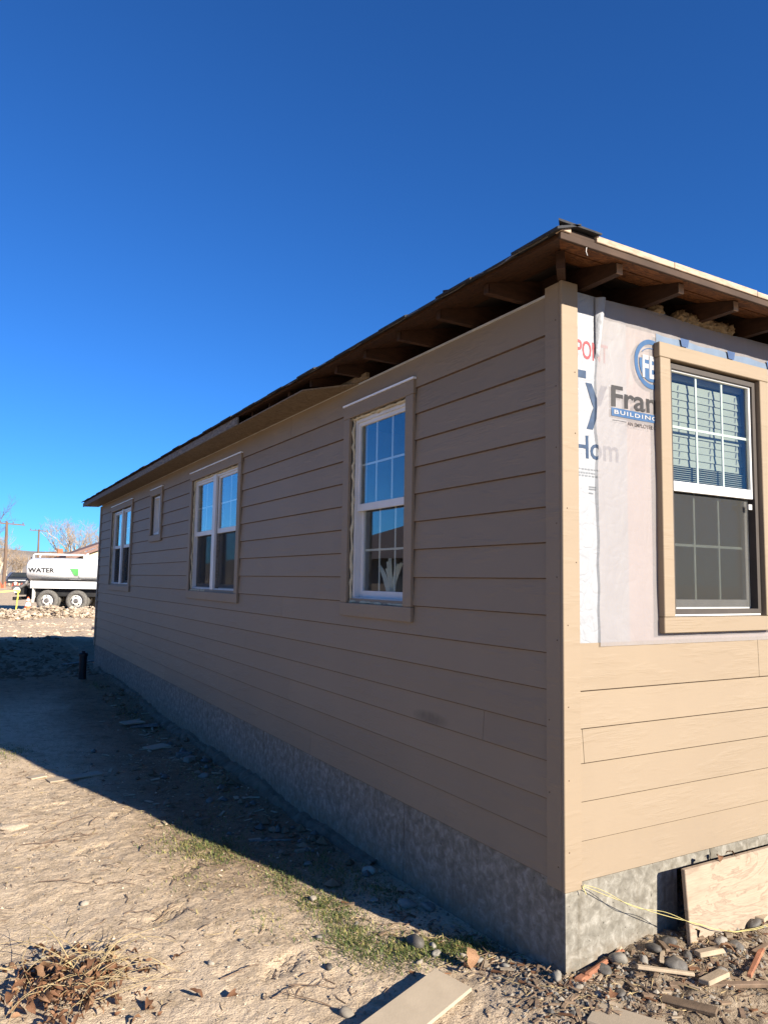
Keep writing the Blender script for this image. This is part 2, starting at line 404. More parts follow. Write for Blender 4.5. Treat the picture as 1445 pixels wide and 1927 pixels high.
def axis(lo, hi, st, gr0, gr1, end0, end1):
    a = list(np.arange(lo, hi, st)); s = st; v = a[-1]; upv = []
    while v < end1: s *= gr1; v += s; upv.append(v)
    s = st; v = a[0]; dn = []
    while v > end0: s *= gr0; v -= s; dn.append(v)
    return np.array(dn[::-1] + a + upv)
ax = axis(-2.7, 1.5, .017, 1.07, 1.08, -4500, 4500)
ay = axis(-.75, 4.2, .017, 1.10, 1.022, -4500, 6000)
gx, gy = np.meshgrid(ax, ay); gz = gh(gx, gy)
nx, ny = len(ax), len(ay)
me = bpy.data.meshes.new('ground')
me.vertices.add(nx * ny); me.vertices.foreach_set('co', np.stack([gx, gy, gz], -1).astype(np.float32).ravel())
ii = (np.arange(ny - 1)[:, None] * nx + np.arange(nx - 1)[None, :]).ravel()
q = np.stack([ii, ii + 1, ii + nx + 1, ii + nx], -1).astype(np.int32)
me.loops.add(q.size); me.loops.foreach_set('vertex_index', q.ravel())
me.polygons.add(len(q)); me.polygons.foreach_set('loop_start', np.arange(0, q.size, 4, dtype=np.int32))
me.polygons.foreach_set('use_smooth', np.ones(len(q), bool))
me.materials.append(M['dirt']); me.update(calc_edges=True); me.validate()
go = bpy.data.objects.new('ground', me); col.objects.link(go); go['kind'] = 'structure'

mb = MB()                                                            # far hills
N = 140
for i in range(N + 1):
    a = R(-60 + 150 * i / N); 
    for D, hh in ((1500, -2), (1900, 38), (2300, 76), (2600, 70)):
        h = hh * (.82 + .22 * math.sin(i * .23 + 1) + .10 * math.sin(i * .71)) if hh > 0 else hh
        mb.v.append((D * math.sin(a), D * math.cos(a), h))
for i in range(N):
    for k in range(3): mb.f.append((i * 4 + k, (i + 1) * 4 + k, (i + 1) * 4 + k + 1, i * 4 + k + 1)); mb.mi.append(0)
tag(mesh_obj('hills', mb, 'hill', smooth=True), kind='structure')

# ------------------------------------------------------------------ the house
HB = Vector((0, 0, -.45)); LEN = 13.09; WID = 7.2
house = thing('house', 'tan lap sided single storey house with bare eaves and unfinished wrapped end wall', 'house', HB)
LZ = [2.555, 2.387, 2.219, 2.0505, 1.8806, 1.708, 1.536, 1.3645, 1.191, 1.016, .846, .675, .519, .348, .175, 0.0]
def FL(u, v, n): return (-n, -u, v)          # long wall: u runs towards the near corner, so y = -u
def FR(u, v, n): return (u, -n, v)           # end wall
def fbox(F, u0, u1, v0, v1, n0, n1, mb=None):
    mb = mb or MB(); return mb.box(F(u0, v0, n0), F(u1, v1, n1))
# foundation
for y0, y1 in ((.012, 1.381), (1.387, LEN - .012)):
    mesh_obj('foundation_wall', MB().box((.012, y0, -1.1), (.2, y1, .03)), 'concrete', house)
fr = MB()
fr.box((.2, .012, -1.1), (.756, .2, .03)); fr.box((.756, .012, -.06), (1.62, .2, .03)); fr.box((.756, .012, -1.1), (1.62, .2, -.43)); fr.box((1.62, .012, -1.1), (WID - .01, .2, .03))
mesh_obj('foundation_wall', fr, 'concrete', house)
mesh_obj('foundation_wall', MB().box((WID - .2, .2, -1.1), (WID - .01, LEN - .012, .03)), 'concrete', house)
mesh_obj('foundation_wall', MB().box((.2, LEN - .2, -1.1), (WID - .2, LEN - .012, .03)), 'concrete', house)
crack = MB()
px = 1.015
pts = [(px + rnd.uniform(-.004, .004), .0105, z) for z in np.linspace(-.0, -.075, 6)]
crack.tube(pts, .0018, 4); mesh_obj('hairline_crack', crack, 'black_plastic', house)

# window openings (u along wall)
LW = [('W1', 1.392, 2.163, 1.185, 2.520), ('W2', 4.637, 6.333, 1.190, 2.515), ('W3', 7.962, 8.50, 1.945, 2.520), ('W4', 9.985, 11.71, 1.19, 2.520)]
def wall_boxes(F, u0, u1, v0, v1, holes, n0, n1):
    mb = MB(); u = u0
    for (a, b, c, d) in sorted(holes):
        fbox(F, u, a, v0, v1, n0, n1, mb); fbox(F, a, b, v0, c, n0, n1, mb); fbox(F, a, b, d, v1, n0, n1, mb); u = b
    return fbox(F, u, u1, v0, v1, n0, n1, mb)
lh = [(-b - .015, -a + .015, c - .015, d + .015) for _, a, b, c, d in LW]
mesh_obj('wall_framing', wall_boxes(FL, -LEN + .14, -.14, .0, 2.74, lh, -.14, -.022), 'interior', house)
mesh_obj('wall_framing', wall_boxes(FR, .14, WID, .0, 2.765, [(.707, 1.498, 1.17, 2.535)], -.14, -.016), 'sheathing', house)
mesh_obj('wall_framing', MB().box((.022, .016, 0), (.14, .14, 2.765)), 'sheathing', house)
mesh_obj('wall_framing', MB().box((.022, LEN - .14, 0), (WID, LEN - .02, 2.74)), 'siding', house)
mesh_obj('wall_framing', MB().box((WID - .14, .14, 0), (WID, LEN - .14, 2.74)), 'siding', house)
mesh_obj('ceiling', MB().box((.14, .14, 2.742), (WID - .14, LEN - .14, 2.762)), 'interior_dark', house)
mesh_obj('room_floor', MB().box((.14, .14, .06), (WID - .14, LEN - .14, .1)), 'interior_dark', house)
for a, b in (((.14, 3.4, .1), (WID - .14, 3.5, 2.742)), ((.14, 7.2, .1), (WID - .14, 7.3, 2.742)), ((.14, 9.2, .1), (WID - .14, 9.3, 2.742)), ((3.4, .14, .1), (3.5, 3.4, 2.742)), ((3.4, 3.5, .1), (3.5, 7.2, 2.742)), ((3.4, 9.3, .1), (3.5, LEN - .14, 2.742))):
    mesh_obj('partition_wall', MB().box(a, b), 'interior', house)

# lap siding, board by board
def lap(F, u0, u1, z0, z1, top=None):
    t = (z1 + .025) if top is None else top
    nt = -.0135 if top is None else -.004
    mb = MB()
    ch = .0046                                                         # rounded drip edge, raw underneath
    prof = [(z0, -.02), (z0, -.005), (z0 + ch, .001), (t, nt), (t, -.02)]
    vv = [F(u0, z, n) for z, n in prof] + [F(u1, z, n) for z, n in prof]
    mb.add(vv, [(0, 1, 6, 5), (1, 2, 7, 6)]); mb.mi = [1, 1]
    fl = [(2, 3, 8, 7), (3, 4, 9, 8), (4, 0, 5, 9), (0, 4, 3, 2, 1), (5, 6, 7, 8, 9)]
    mb.f += fl; mb.mi += [0, 0, 0, 0, 0]
    return mesh_obj('siding_board', mb, ['siding', 'raw_edge'], house)
lj = {13: [3.205, 9.3], 12: [.600, 6.9, 11.2], 14: [5.1, 10.6], 15: [2.75, 7.4], 11: [4.3, 8.8], 10: [6.1], 9: [3.4, 9.0], 0: [3.3, 7.0]}
for i in range(16):
    z0 = LZ[i]; z1 = LZ[i - 1] if i else 2.745
    cuts = [.100]
    if z1 > 1.25 and z0 < 2.45:
        for _, a, b, c, d in LW:
            if z1 > c + .02 and z0 < d - .02: cuts += [a - .085, b + .085]
    cuts.append(LEN - .1)
    segs = [(cuts[k], cuts[k + 1]) for k in range(0, len(cuts), 2)]
    for a, b in segs:
        js = [a] + [j for j in lj.get(i, []) if a < j < b] + [b]
        for k in range(len(js) - 1):
            lap(FL, -(js[k + 1] - .0015), -(js[k] + .0015), z0, z1, 2.748 if i == 0 else None)
RZ = [1.067] + LZ[10:]
rj = {0: [1.455], 2: [.122, 3.2], 1: [2.9], 3: [2.2], 4: [3.8], 5: [2.6]}
for i in range(6):
    z0, z1 = RZ[i + 1], RZ[i]
    js = [.082] + rj.get(i, []) + [WID - .05]
    for k in range(len(js) - 1):
        lap(FR, js[k] + .0015, js[k + 1] - .0015, z0, z1, 1.067 if i == 0 else None)
bev(mesh_obj('top_edge_strip', fbox(FL, -LEN + .1, -.104, 2.7485, 2.760, -.02, .004), 'vinyl_grey', house), .001)
# corner boards
def trimbox(mbx, name='corner_board', mat='trim'): return bev(mesh_obj(name, mbx, mat, house), .003)
trimbox(MB().box((-.012, .0085, -.024), (.012, .106, 2.790)))
trimbox(MB().box((-.0122, -.012, -.026), (.0935, .008, 2.793)))
trimbox(MB().box((-.012, LEN - .106, -.02), (.012, LEN + .012, 2.735)))

for k in range(9):                                                      # nail heads on the corner boards
    z = .12 + k * .31 + rnd.uniform(-.05, .05)
    mesh_obj('nail_head', MB().lathe([(0, .0034), (.0012, .003), (.0012, 0)], (-.012, rnd.choice((.03, .085)), z), (-1, 0, 0), 8), 'raw_edge', house)
    mesh_obj('nail_head', MB().lathe([(0, .0034), (.0012, .003), (.0012, 0)], (rnd.choice((.015, .07)), -.012, z + .07), (0, -1, 0), 8), 'raw_edge', house)
# windows ---------------------------------------------------------
def ring(F, u0, u1, v0, v1, w, n0, n1, mb=None, wb=None, wt=None):
    mb = mb or MB(); wb = wb or w; wt = wt or w
    fbox(F, u0, u0 + w, v0, v1, n0, n1, mb); fbox(F, u1 - w, u1, v0, v1, n0, n1, mb)
    fbox(F, u0 + w, u1 - w, v0, v0 + wb, n0, n1, mb); fbox(F, u0 + w, u1 - w, v1 - wt, v1, n0, n1, mb); return mb
def foam_run(F, p0, p1, r=.011, n=-.018):
    mb = MB(); k = max(4, int((Vector(p1) - Vector(p0)).length / .035)); pts = []; rad = []
    for i in range(k + 1):
        t = i / k; u = p0[0] + (p1[0] - p0[0]) * t; v = p0[1] + (p1[1] - p0[1]) * t
        pts.append(F(u + rnd.uniform(-.003, .003), v + rnd.uniform(-.003, .003), n + rnd.uniform(-.006, .006))); rad.append(r * rnd.uniform(.6, 1.35))
    return mb.tube(pts, rad, 7)
def hung(F, win, u0, u1, v0, v1, nb, screen=True, cols=3, gridmat='vinyl', lowgrid=True, w=.030, wt=.030, gm='glass'):
    """one single-hung unit: upper sash outside, lower sash behind, panes and grid bars"""
    vm = v0 + (v1 - v0) * .507
    bev(mesh_obj('sash', ring(F, u0, u1, vm - .026, v1, w, nb - .022, nb, wb=.052, wt=wt), 'vinyl', win), .002)
    bev(mesh_obj('sash', ring(F, u0 + .002, u1 - .002, v0, vm + .02, .036, nb - .058, nb - .032, wb=.05), 'vinyl_grey' if screen else 'vinyl', win), .002)
    for (a, b, c, d, n) in ((u0 + w - .002, u1 - w + .002, vm + .024, v1 - wt + .002, nb - .013), (u0 + .036, u1 - .036, v0 + .048, vm - .014, nb - .047)):
        mesh_obj('pane', fbox(F, a, b, c, d, n - .002, n + .002), gm, win)
        if c < vm and not lowgrid: continue
        for k in range(1, cols):
            u = a + (b - a) * k / cols; mesh_obj('grid_bar', fbox(F, u - .007, u + .007, c, d, n - .010, n - .004), gridmat, win)
        w = (c + d) / 2; mesh_obj('grid_bar', fbox(F, a, b, w - .007, w + .007, n - .0105, n - .0045), gridmat, win)
    if screen:
        s = mesh_obj('insect_screen', fbox(F, u0 + .01, u1 - .01, v0 + .012, vm - .028, nb - .0265, nb - .0255), 'screen', win)
def window(F, u0, u1, v0, v1, units, nb, ntrim, ntb=-.006, screen=True, foams=(), flash=True, frame='vinyl', sw=.030, swt=.030, T=.094):
    fm = MB(); ring(F, u0 + .012, u1 - .012, v0 + .012, v1 - .012, .026, nb - .075, nb + .012, fm)
    win = mesh_obj('window', fm, frame, house)
    for (a, b, c, d) in ((u0 - T - .003, u1 + T + .003, v1, v1 + T), (u0 - T - .002, u1 + T + .002, v0 - T, v0), (u0 - T, u0, v0, v1), (u1, u1 + T, v0, v1)):
        bev(mesh_obj('trim_board', fbox(F, a, b, c + .0008, d - .0008, ntb, ntrim), 'trim', win), .003)
    if flash:
        mesh_obj('drip_flashing', fbox(F, u0 - T - .006, u1 + T + .006, v1 + T + .0005, v1 + T + .013, ntb, ntrim + .007), 'flashing', win)
    iu0, iu1, iv0, iv1 = u0 + .036, u1 - .036, v0 + .036, v1 - .036
    if units == 1: hung(F, win, iu0, iu1, iv0, iv1, nb, screen, 3, 'vinyl' if screen is False else 'grid_pale', w=sw, wt=swt, gm='glass' if frame == 'vinyl' else 'glass_clear')
    elif units == 2:
        mid = (u0 + u1) / 2
        mesh_obj('mullion', fbox(F, mid - .085, mid + .055, v0 + .002, v1 - .002, nb - .07, nb - .004), 'weathered_wood', win)
        bev(mesh_obj('mullion', fbox(F, mid - .075, mid + .03, v0 - .012, v1 - .004, nb - .003, nb + .026), 'vinyl', win), .002)
        hung(F, win, iu0, mid - .086, iv0, iv1, nb, screen, 2, lowgrid=False); hung(F, win, mid + .056, iu1, iv0, iv1, nb, screen, 2, lowgrid=False)
    else:                                                            # small slider
        mid = (iu0 + iu1) / 2
        for (a, b, n) in ((iu0, mid + .015, nb - .03), (mid - .015, iu1, nb)):
            mesh_obj('sash', ring(F, a, b, iv0, iv1, .028, n - .022, n), 'vinyl', win)
            mesh_obj('pane', fbox(F, a + .026, b - .026, iv0 + .026, iv1 - .026, n - .013, n - .009), 'glass', win)
    for f in foams: mesh_obj('sealing_foam', foam_run(F, *f), 'foam', win, smooth=True)
    return win
nb = -.040
for k, (nm, a, b, c, d) in enumerate(LW):
    u0, u1 = -b, -a
    fo = []
    if nm == 'W1': fo = [((u0 + .008, c), (u0 + .008, d)), ((u0, d - .008), (u1, d - .008)), ((u0, c + .006), (u1, c + .006), .013)]
    if nm == 'W2': fo = [((u0 + .008, c), (u0 + .008, d)), ((u0, d - .008), (u1, d - .008)), ((u0, c + .006), (u0 + .6, c + .006), .016)]
    if nm == 'W4': fo = [((u0 + .008, c), (u0 + .008, d))]
    w = window(FL, u0, u1, c, d, {'W1': 1, 'W2': 2, 'W3': 3, 'W4': 2}[nm], nb, .018, screen=(nm != 'W1'), foams=fo)
    w['label'] = {'W1': 'single hung window with grid bars and lumpy cream foam', 'W2': 'paired window with white centre post and foam at its sill', 'W3': 'small high slider window', 'W4': 'paired window near the far end of the wall'}[nm]
wr = window(FR, .722, 1.483, 1.185, 2.522, 1, .002, .040, ntb=-.004, screen=True, flash=False, frame='frame_shade', sw=.017, swt=.011, T=.080)
bev(mesh_obj('sill', fbox(FR, .736, 1.47, 1.187, 1.2, -.05, .012), 'vinyl', wr), .002)
wr['label'] = 'single hung window with thick tan trim in the wrapped wall'
mesh_obj('screen_latch', MB().box((1.395, -.008, 1.775), (1.425, .0, 1.805)), 'vinyl_grey', wr)

# house wrap ------------------------------------------------------
def wrinkle(x, z, k=0):
    x = np.asarray(x, float); z = np.asarray(z, float)
    return .0026 * (1 + 2.2 * vn(x * 11 + k, z * 2.2, 31 + k) + 1.3 * vn(x * 26 + .4 * z * 10, z * 5 + k, 32 + k) + .5 * vn(x * 60, z * 16, 33 + k))
def sheet(x0, x1, z0, z1f, yo, k, step=.012, edge=0):
    xs = np.linspace(x0, x1, max(4, int((x1 - x0) / step))); zs = np.linspace(0, 1, int((2.75 - z0) / .016))
    mb = MB(); n = len(xs)
    for t in zs:
        for i, x in enumerate(xs):
            zt = z1f(x); z = z0 + (zt - z0) * t
            xx = x + (edge * float(vn(np.array([z * 9.]), np.array([k * 1.]), 40)[0]) if i == 0 and edge else 0)
            mb.v.append((xx, -(yo + float(wrinkle(x, z, k)) * (1.6 if edge and i < 3 else 1)), z))
    for j in range(len(zs) - 1):
        for i in range(n - 1):
            va, vb = mb.v[j * n + i], mb.v[(j + 1) * n + i + 1]
            if vb[0] > .71 and va[0] < 1.495 and vb[2] > 1.165 and va[2] < 2.54: continue
            mb.f.append((j * n + i, j * n + i + 1, (j + 1) * n + i + 1, (j + 1) * n + i)); mb.mi.append(0)
    return mb
wrap1 = mesh_obj('house_wrap', sheet(.075, .445, 1.05, lambda x: 2.765, -.0115, 0), 'wrap', house, smooth=True)
wrap2 = mesh_obj('house_wrap', sheet(.224, 2.9, 1.05, lambda x: 2.765 - .006 * math.sin(x * 7), .0005, 3, .02, .016), 'wrap_sheer', house, smooth=True)
wrap2['label'] = 'sheer outer sheet of printed house wrap'
# peeled fold at the sheet's upper edge
mb = MB(); n = 14
for j in range(n + 1):
    t = j / n; z = 2.757 - .30 * t; wdt = .055 * (1 - t) ** .8 + .004
    mb.v += [(.222, -.001, z), (.232 + .2 * wdt, -.012 - .35 * wdt, z - .002), (.228 + .75 * wdt, -.010 - .22 * wdt, z + .004)]
for j in range(n):
    for k in range(2): mb.f.append((j * 3 + k, j * 3 + k + 1, j * 3 + 4 + k, j * 3 + 3 + k)); mb.mi.append(0)
mesh_obj('folded_edge', mb, 'wrap', wrap2, smooth=True)
# flashing tape over the window head
mb = MB(); xs = np.linspace(.655, 2.0, 60)
for i, x in enumerate(xs): mb.v += [(x, -.0030 - float(wrinkle(x, 2.62, 3)), 2.58), (x, -.0030 - float(wrinkle(x, 2.66, 3)), 2.652 + .004 * math.sin(x * 23) - .0 * x)]
for i in range(len(xs) - 1): mb.f.append((2 * i, 2 * i + 2, 2 * i + 3, 2 * i + 1)); mb.mi.append(0)
mesh_obj('flashing_tape', mb, 'tape', wrap2, smooth=True)
for x in (.86, 1.255, 1.62):
    mb = MB(); mb.add([(x - .01, -.0125, 2.618), (x + .038, -.0125, 2.618), (x + .05, -.0125, 2.662), (x - .022, -.0125, 2.662)], [(0, 1, 2, 3)])
    mesh_obj('tape_tab', mb, 'tape_blue', wrap2)

def text_mesh(name, s, x0, x1, z0, z1, y, mat, parent, bold=0., shear=0., space=1.0):
    cu = bpy.data.curves.new('t', 'FONT'); cu.body = s; cu.resolution_u = 3; cu.offset = bold; cu.shear = shear; cu.space_character = space
    to = bpy.data.objects.new('t', cu); col.objects.link(to)
    dg = bpy.context.evaluated_depsgraph_get(); me = bpy.data.meshes.new_from_object(to.evaluated_get(dg))
    bpy.data.objects.remove(to)
    co = np.empty(len(me.vertices) * 3, np.float32); me.vertices.foreach_get('co', co); co = co.reshape(-1, 3)
    mn, mx = co.min(0), co.max(0); b = WL[parent.name]
    X = x0 + (co[:, 0] - mn[0]) / (mx[0] - mn[0]) * (x1 - x0); Z = z0 + (co[:, 1] - mn[1]) / (mx[1] - mn[1]) * (z1 - z0)
    Yv = y(X, Z) if callable(y) else np.full(len(X), y)
    me.vertices.foreach_set('co', np.stack([X - b[0], Yv - b[1], Z - b[2]], -1).astype(np.float32).ravel())
    me.name = name; me.materials.append(M[mat]); me.update()
    o = bpy.data.objects.new(name, me); col.objects.link(o); o.parent = parent; WL[o.name] = b; return o
y1 = lambda X, Z: -(-.0100 + wrinkle(X, Z, 0))
y2 = lambda X, Z: -(.0026 + wrinkle(X, Z, 3))
text_mesh('printed_word', 'UPONT', .045, .312, 2.436, 2.530, y1, 'print_red', wrap1, .012)
mb = MB().add([(.322, -.002 + .011, 2.515), (.322, .009, 2.455), (.345, .009, 2.485)], [(0, 1, 2)]); mesh_obj('printed_mark', mb, 'print_red', wrap1)
text_mesh('printed_word', 'T', .028, .163, 2.163, 2.378, y1, 'print_navy', wrap1, .020)
text_mesh('printed_word', 'y', .158, .305, 2.092, 2.320, y1, 'print_navy', wrap1, .020)
text_mesh('printed_word', 'Hom', .083, .380, 1.945, 2.058, y1, 'print_navy', wrap1, .014)
text_mesh('printed_word', 'FB', .548, .660, 2.405, 2.525, lambda X, Z: y2(X, Z) - .0020, 'print_white', wrap2, .03)
text_mesh('printed_word', 'Fran', .3225, .655, 2.2215, 2.3305, y2, 'print_black', wrap2, .020)
mb = MB(); xs = np.linspace(.3215, .70, 14)
for x in xs: mb.v += [(x, float(y2(x, 2.18)), 2.175), (x, float(y2(x, 2.21)), 2.2165)]
for i in range(13): mb.f.append((2 * i, 2 * i + 2, 2 * i + 3, 2 * i + 1)); mb.mi.append(0)
mesh_obj('printed_bar', mb, 'print_blue', wrap2)
text_mesh('printed_word', 'BUILDING', .338, .652, 2.186, 2.207, lambda X, Z: y2(X, Z) - .0016, 'print_white', wrap2, .02, space=1.25)
text_mesh('printed_word', 'AN EMPLOYEE O', .433, .650, 2.139, 2.159, y2, 'print_black', wrap2, .006)
mb = MB().add([(.328, float(y2(.33, 2.15)), 2.153), (.425, float(y2(.42, 2.15)), 2.153), (.425, float(y2(.42, 2.15)), 2.1555), (.328, float(y2(.33, 2.15)), 2.1555)], [(0, 1, 2, 3)]); mesh_obj('printed_rule', mb, 'print_black', wrap2)
def arc_band(cx, cz, r0, r1, a0, a1, dy, n=40):
    mb = MB()
    for i in range(n + 1):
        a = a0 + (a1 - a0) * i / n
        for r in (r0, r1):
            x, z = cx + r * math.cos(a), cz + r * math.sin(a); mb.v.append((x, float(y2(x, z)) - dy, z))
    for i in range(n): mb.f.append((2 * i, 2 * i + 1, 2 * i + 3, 2 * i + 2)); mb.mi.append(0)
    return mb
LC = (.620, 2.482)
mesh_obj('printed_ring', arc_band(*LC, .106, .131, 0, 2 * math.pi, 0), 'print_blue', wrap2)
mb = MB(); pts = [(LC[0] + .094 * math.cos(a), LC[1] + .094 * math.sin(a)) for a in np.linspace(R(165), R(375), 30)]
mb.add([(x, float(y2(x, z)) - .0004, z) for x, z in pts], [tuple(range(30))]); mesh_obj('printed_emblem', mb, 'print_blue', wrap2)
mesh_obj('printed_arc', arc_band(LC[0], LC[1] - .03, .112, .1165, R(50), R(130), .0002, 16), 'print_blue', wrap2)
for k, (z, w) in enumerate(((1.890, .15), (1.872, .12), (1.858, .16), (1.806, .05), (1.795, .05), (1.775, .03))):
    x0 = .105 + (.07 if k > 2 else 0)
    mb = MB(); n = 7
    for i in range(n):
        a = x0 + w * i / n; mb.add([(a, float(y1(a, z)), z), (a + w / n * .7, float(y1(a, z)), z), (a + w / n * .7, float(y1(a, z)), z + .007), (a, float(y1(a, z)), z + .007)], [(0, 1, 2, 3)])
    mesh_obj('printed_small_print', mb, 'print_grey', wrap1)

# roof ------------------------------------------------------------
OV = .30; EZ = 2.815; SL = .25
def rz(d): return EZ + SL * d                # underside height at distance d in from the eave
mb = MB(); W2 = WID / 2; rd = W2 + OV
def rp(x, y, up=.024):
    d = min(x + OV, WID + OV - x, y + OV, LEN + OV - y); return (x, y, rz(d) + up)
c = [(-OV + .01, -OV + .012), (WID + OV, -OV + .012), (WID + OV, LEN + OV), (-OV + .01, LEN + OV)]
rdg = [(W2, W2), (W2, LEN - W2)]
A = [rp(*p) for p in c] + [rp(*p) for p in rdg]; B = [(x, y, z + .012) for x, y, z in A]
mb.add(A + B, [(0, 4, 5, 3), (0, 1, 4), (1, 2, 5, 4), (2, 3, 5), (6, 9, 11, 10), (6, 10, 7), (7, 10, 11, 8), (8, 11, 9), (0, 3, 9, 6), (1, 0, 6, 7), (2, 1, 7, 8), (3, 2, 8, 9)])
roof = mesh_obj('roof', mb, 'shingle', house)
# attic floor, coloured near black for the shade of the loft
mesh_obj('attic_floor', MB().box((.145, .145, 2.763), (WID - .145, LEN - .145, 2.768)), 'attic_shade_wood', house)
# sheathing boards, long side then end side, mitred at the hip
def sheath_left(d0, d1):
    a = -OV + d0; b = -OV + d1; m = MB()
    m.hexa([(a, a, rz(d0)), (b, b, rz(d1)), (b, LEN - b, rz(d1)), (a, LEN - a, rz(d0)), (a, a, rz(d0) + .02), (b, b, rz(d1) + .02), (b, LEN - b, rz(d1) + .02), (a, LEN - a, rz(d0) + .02)]); return m
def sheath_right(d0, d1):
    a = -OV + d0; b = -OV + d1; m = MB()
    m.hexa([(a, a, rz(d0)), (WID - a, a, rz(d0)), (WID - b, b, rz(d1)), (b, b, rz(d1)), (a, a, rz(d0) + .02), (WID - a, a, rz(d0) + .02), (WID - b, b, rz(d1) + .02), (b, b, rz(d1) + .02)]); return m
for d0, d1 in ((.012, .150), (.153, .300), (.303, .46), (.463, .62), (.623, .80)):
    mt = 'brown_deck' if d0 < .29 else 'attic_shade_wood'
    mesh_obj('sheathing_board', sheath_left(d0, d1), 'deck_shaded' if mt == 'brown_deck' else mt, roof); mesh_obj('sheathing_board', sheath_right(d0 + .01, d1 + .0), mt, roof)  # boards past the wall and along the shaded eave get shade-coloured copies
def rafter(axis, p, tail=-.22, inner=1.2):
    w = .019; b = 2.783; m = MB()
    def P(a, s, z): return (a, p + s, z) if axis == 'L' else (p + s, a, z)
    t0 = rz(tail + OV) - .001; t1 = rz(inner + OV) - .001; bi = b + .22
    mid = .06
    for (a0, a1, zb0, zb1) in ((tail, mid, b, b), (mid, inner, b, t1 - .10)):
        ta, tb = rz(a0 + OV) - .001, rz(a1 + OV) - .001
        m.hexa([P(a0, -w, zb0), P(a1, -w, zb1), P(a1, w, zb1), P(a0, w, zb0), P(a0, -w, ta), P(a1, -w, tb), P(a1, w, tb), P(a0, w, ta)])
    r = mesh_obj('rafter', m, 'rafter_wood', roof)
    e = MB()
    e.hexa([P(tail - .002, -w, b), P(tail + .004, -w, b - .001), P(tail + .004, w, b - .001), P(tail - .002, w, b), P(tail - .002, -w, t0 - .004), P(tail + .004, -w, t0 - .004), P(tail + .004, w, t0 - .004), P(tail - .002, w, t0 - .004)])
    mesh_obj('rafter_end', e, 'rafter_end' if axis == 'R' else 'rafter_wood', roof)
y = .300
while y < LEN - .1: rafter('L', y); y += .423
x = .152
while x < WID - .1: rafter('R', x); x += .431
m_ = MB(); k = .0135                                                   # hip rafter
hp = [(-.17, -.17), (1.0, 1.0)]
def hv(t, s, z): return (t + s, t - s, z)
m_.hexa([hv(-.15, -k, 2.765), hv(1, -k, 3.0), hv(1, k, 3.0), hv(-.15, k, 2.765), hv(-.15, -k, rz(.15) - .004), hv(1, -k, rz(1.3) - .004), hv(1, k, rz(1.3) - .004), hv(-.15, k, rz(.15) - .004)])
mesh_obj('hip_rafter', m_, 'rafter_wood', roof)
# end-wall eave boards
def strip(y0, y1, z0, z1, x0, x1, mat, name='eave_board'):
    return bev(mesh_obj(name, MB().box((x0, y0, z0), (x1, y1, z1)), mat, roof), .002)
strip(-.305, -.289, 2.806, 2.838, -.295, 3.1, 'dark_strip'); strip(-.303, -.287, 2.806, 2.838, 3.104, WID + .28, 'dark_strip')
for i, (a, b, dz) in enumerate(((-.088, .42, 0), (.423, 1.06, .001), (1.063, 2.2, -.003), (2.203, 4.4, 0), (4.403, WID + .28, 0))):
    strip(-.313, -.270, 2.8385, 2.868 + dz, a, b, 'pale_wood')
strip(-.314, -.272, 2.8385, 2.862, -.296, -.242, 'pale_wood', 'corner_block')
strip(-.300, -.272, 2.8385, 2.862, -.2415, -.0885, 'dark_strip')
mb = MB(); mb.hexa([(-.335, -.335, 2.864), (-.075, -.335, 2.866), (-.09, .1, 2.965), (-.335, .1, 2.862), (-.335, -.335, 2.874), (-.075, -.335, 2.872), (-.09, .1, 2.973), (-.335, .1, 2.872)])
# corner cap shingles following both slopes
mesh_obj('shingle', MB().hexa([(-.33, -.33, 2.866), (-.075, -.33, 2.866), (-.075, -.08, 2.908), (-.33, -.3299, 2.8662), (-.33, -.33, 2.876), (-.075, -.33, 2.874), (-.075, -.08, 2.916), (-.33, -.3299, 2.8762)]), 'shingle', roof)
yy = -.33; k = 0
while yy < LEN + .3:
    w = .305; j = rnd.uniform(-.006, .006); dz = rnd.uniform(-.003, .004)
    o_ = -.335 + j + (.010 if k % 2 else 0); a, b = yy, min(yy + w - .004, LEN + .32)
    za = rz(o_ + OV) + .030 + dz; zb = rz(.10) + .040
    mesh_obj('shingle', MB().hexa([(o_, a, za - .012), (-.2, a, zb - .006), (-.2, b, zb - .006), (o_, b, za - .012 + rnd.uniform(-.004, .003)), (o_, a, za), (-.2, a, zb + .004), (-.2, b, zb + .004), (o_, b, za)]), 'shingle', roof)
    yy += w; k += 1
mb = MB(); pts = []                                                    # wavy drip metal glinting under the shingles
for i in range(60):
    yv = -.25 + i * .06; pts.append((-.318 + .004 * math.sin(i * 1.3), yv, 2.831 + .006 * math.sin(i * .9) * math.sin(i * .17)))
mesh_obj('drip_metal', mb.tube(pts, .0035, 4), 'steel', roof)
# soffit and fascia still in place on the far part
def soff(y0, y1, rag=0.):
    m = MB(); m.hexa([(-.285, y0 + rag, 2.742), (-.004, y0, 2.752), (-.004, y1, 2.752), (-.285, y1, 2.742), (-.285, y0 + rag, 2.752), (-.004, y0, 2.762), (-.004, y1, 2.762), (-.285, y1, 2.752)])
    return mesh_obj('soffit_panel', m, 'soffit_wood', roof)
soff(2.06, 4.45, .36); soff(4.453, 6.88); soff(6.883, 9.3); soff(9.303, LEN + .28)
mesh_obj('soffit_nailer', MB().box((-.030, 1.90, 2.764), (-.004, LEN, 2.800)), 'soffit_wood', roof)
for a, b, dz in ((3.85, 7.1, 0), (7.103, 10.4, -.004), (10.403, LEN + .30, -.002)):
    bev(mesh_obj('fascia_board', MB().box((-.306, a, 2.738 + dz), (-.287, b, 2.812 + dz)), 'weathered_wood', roof), .002)
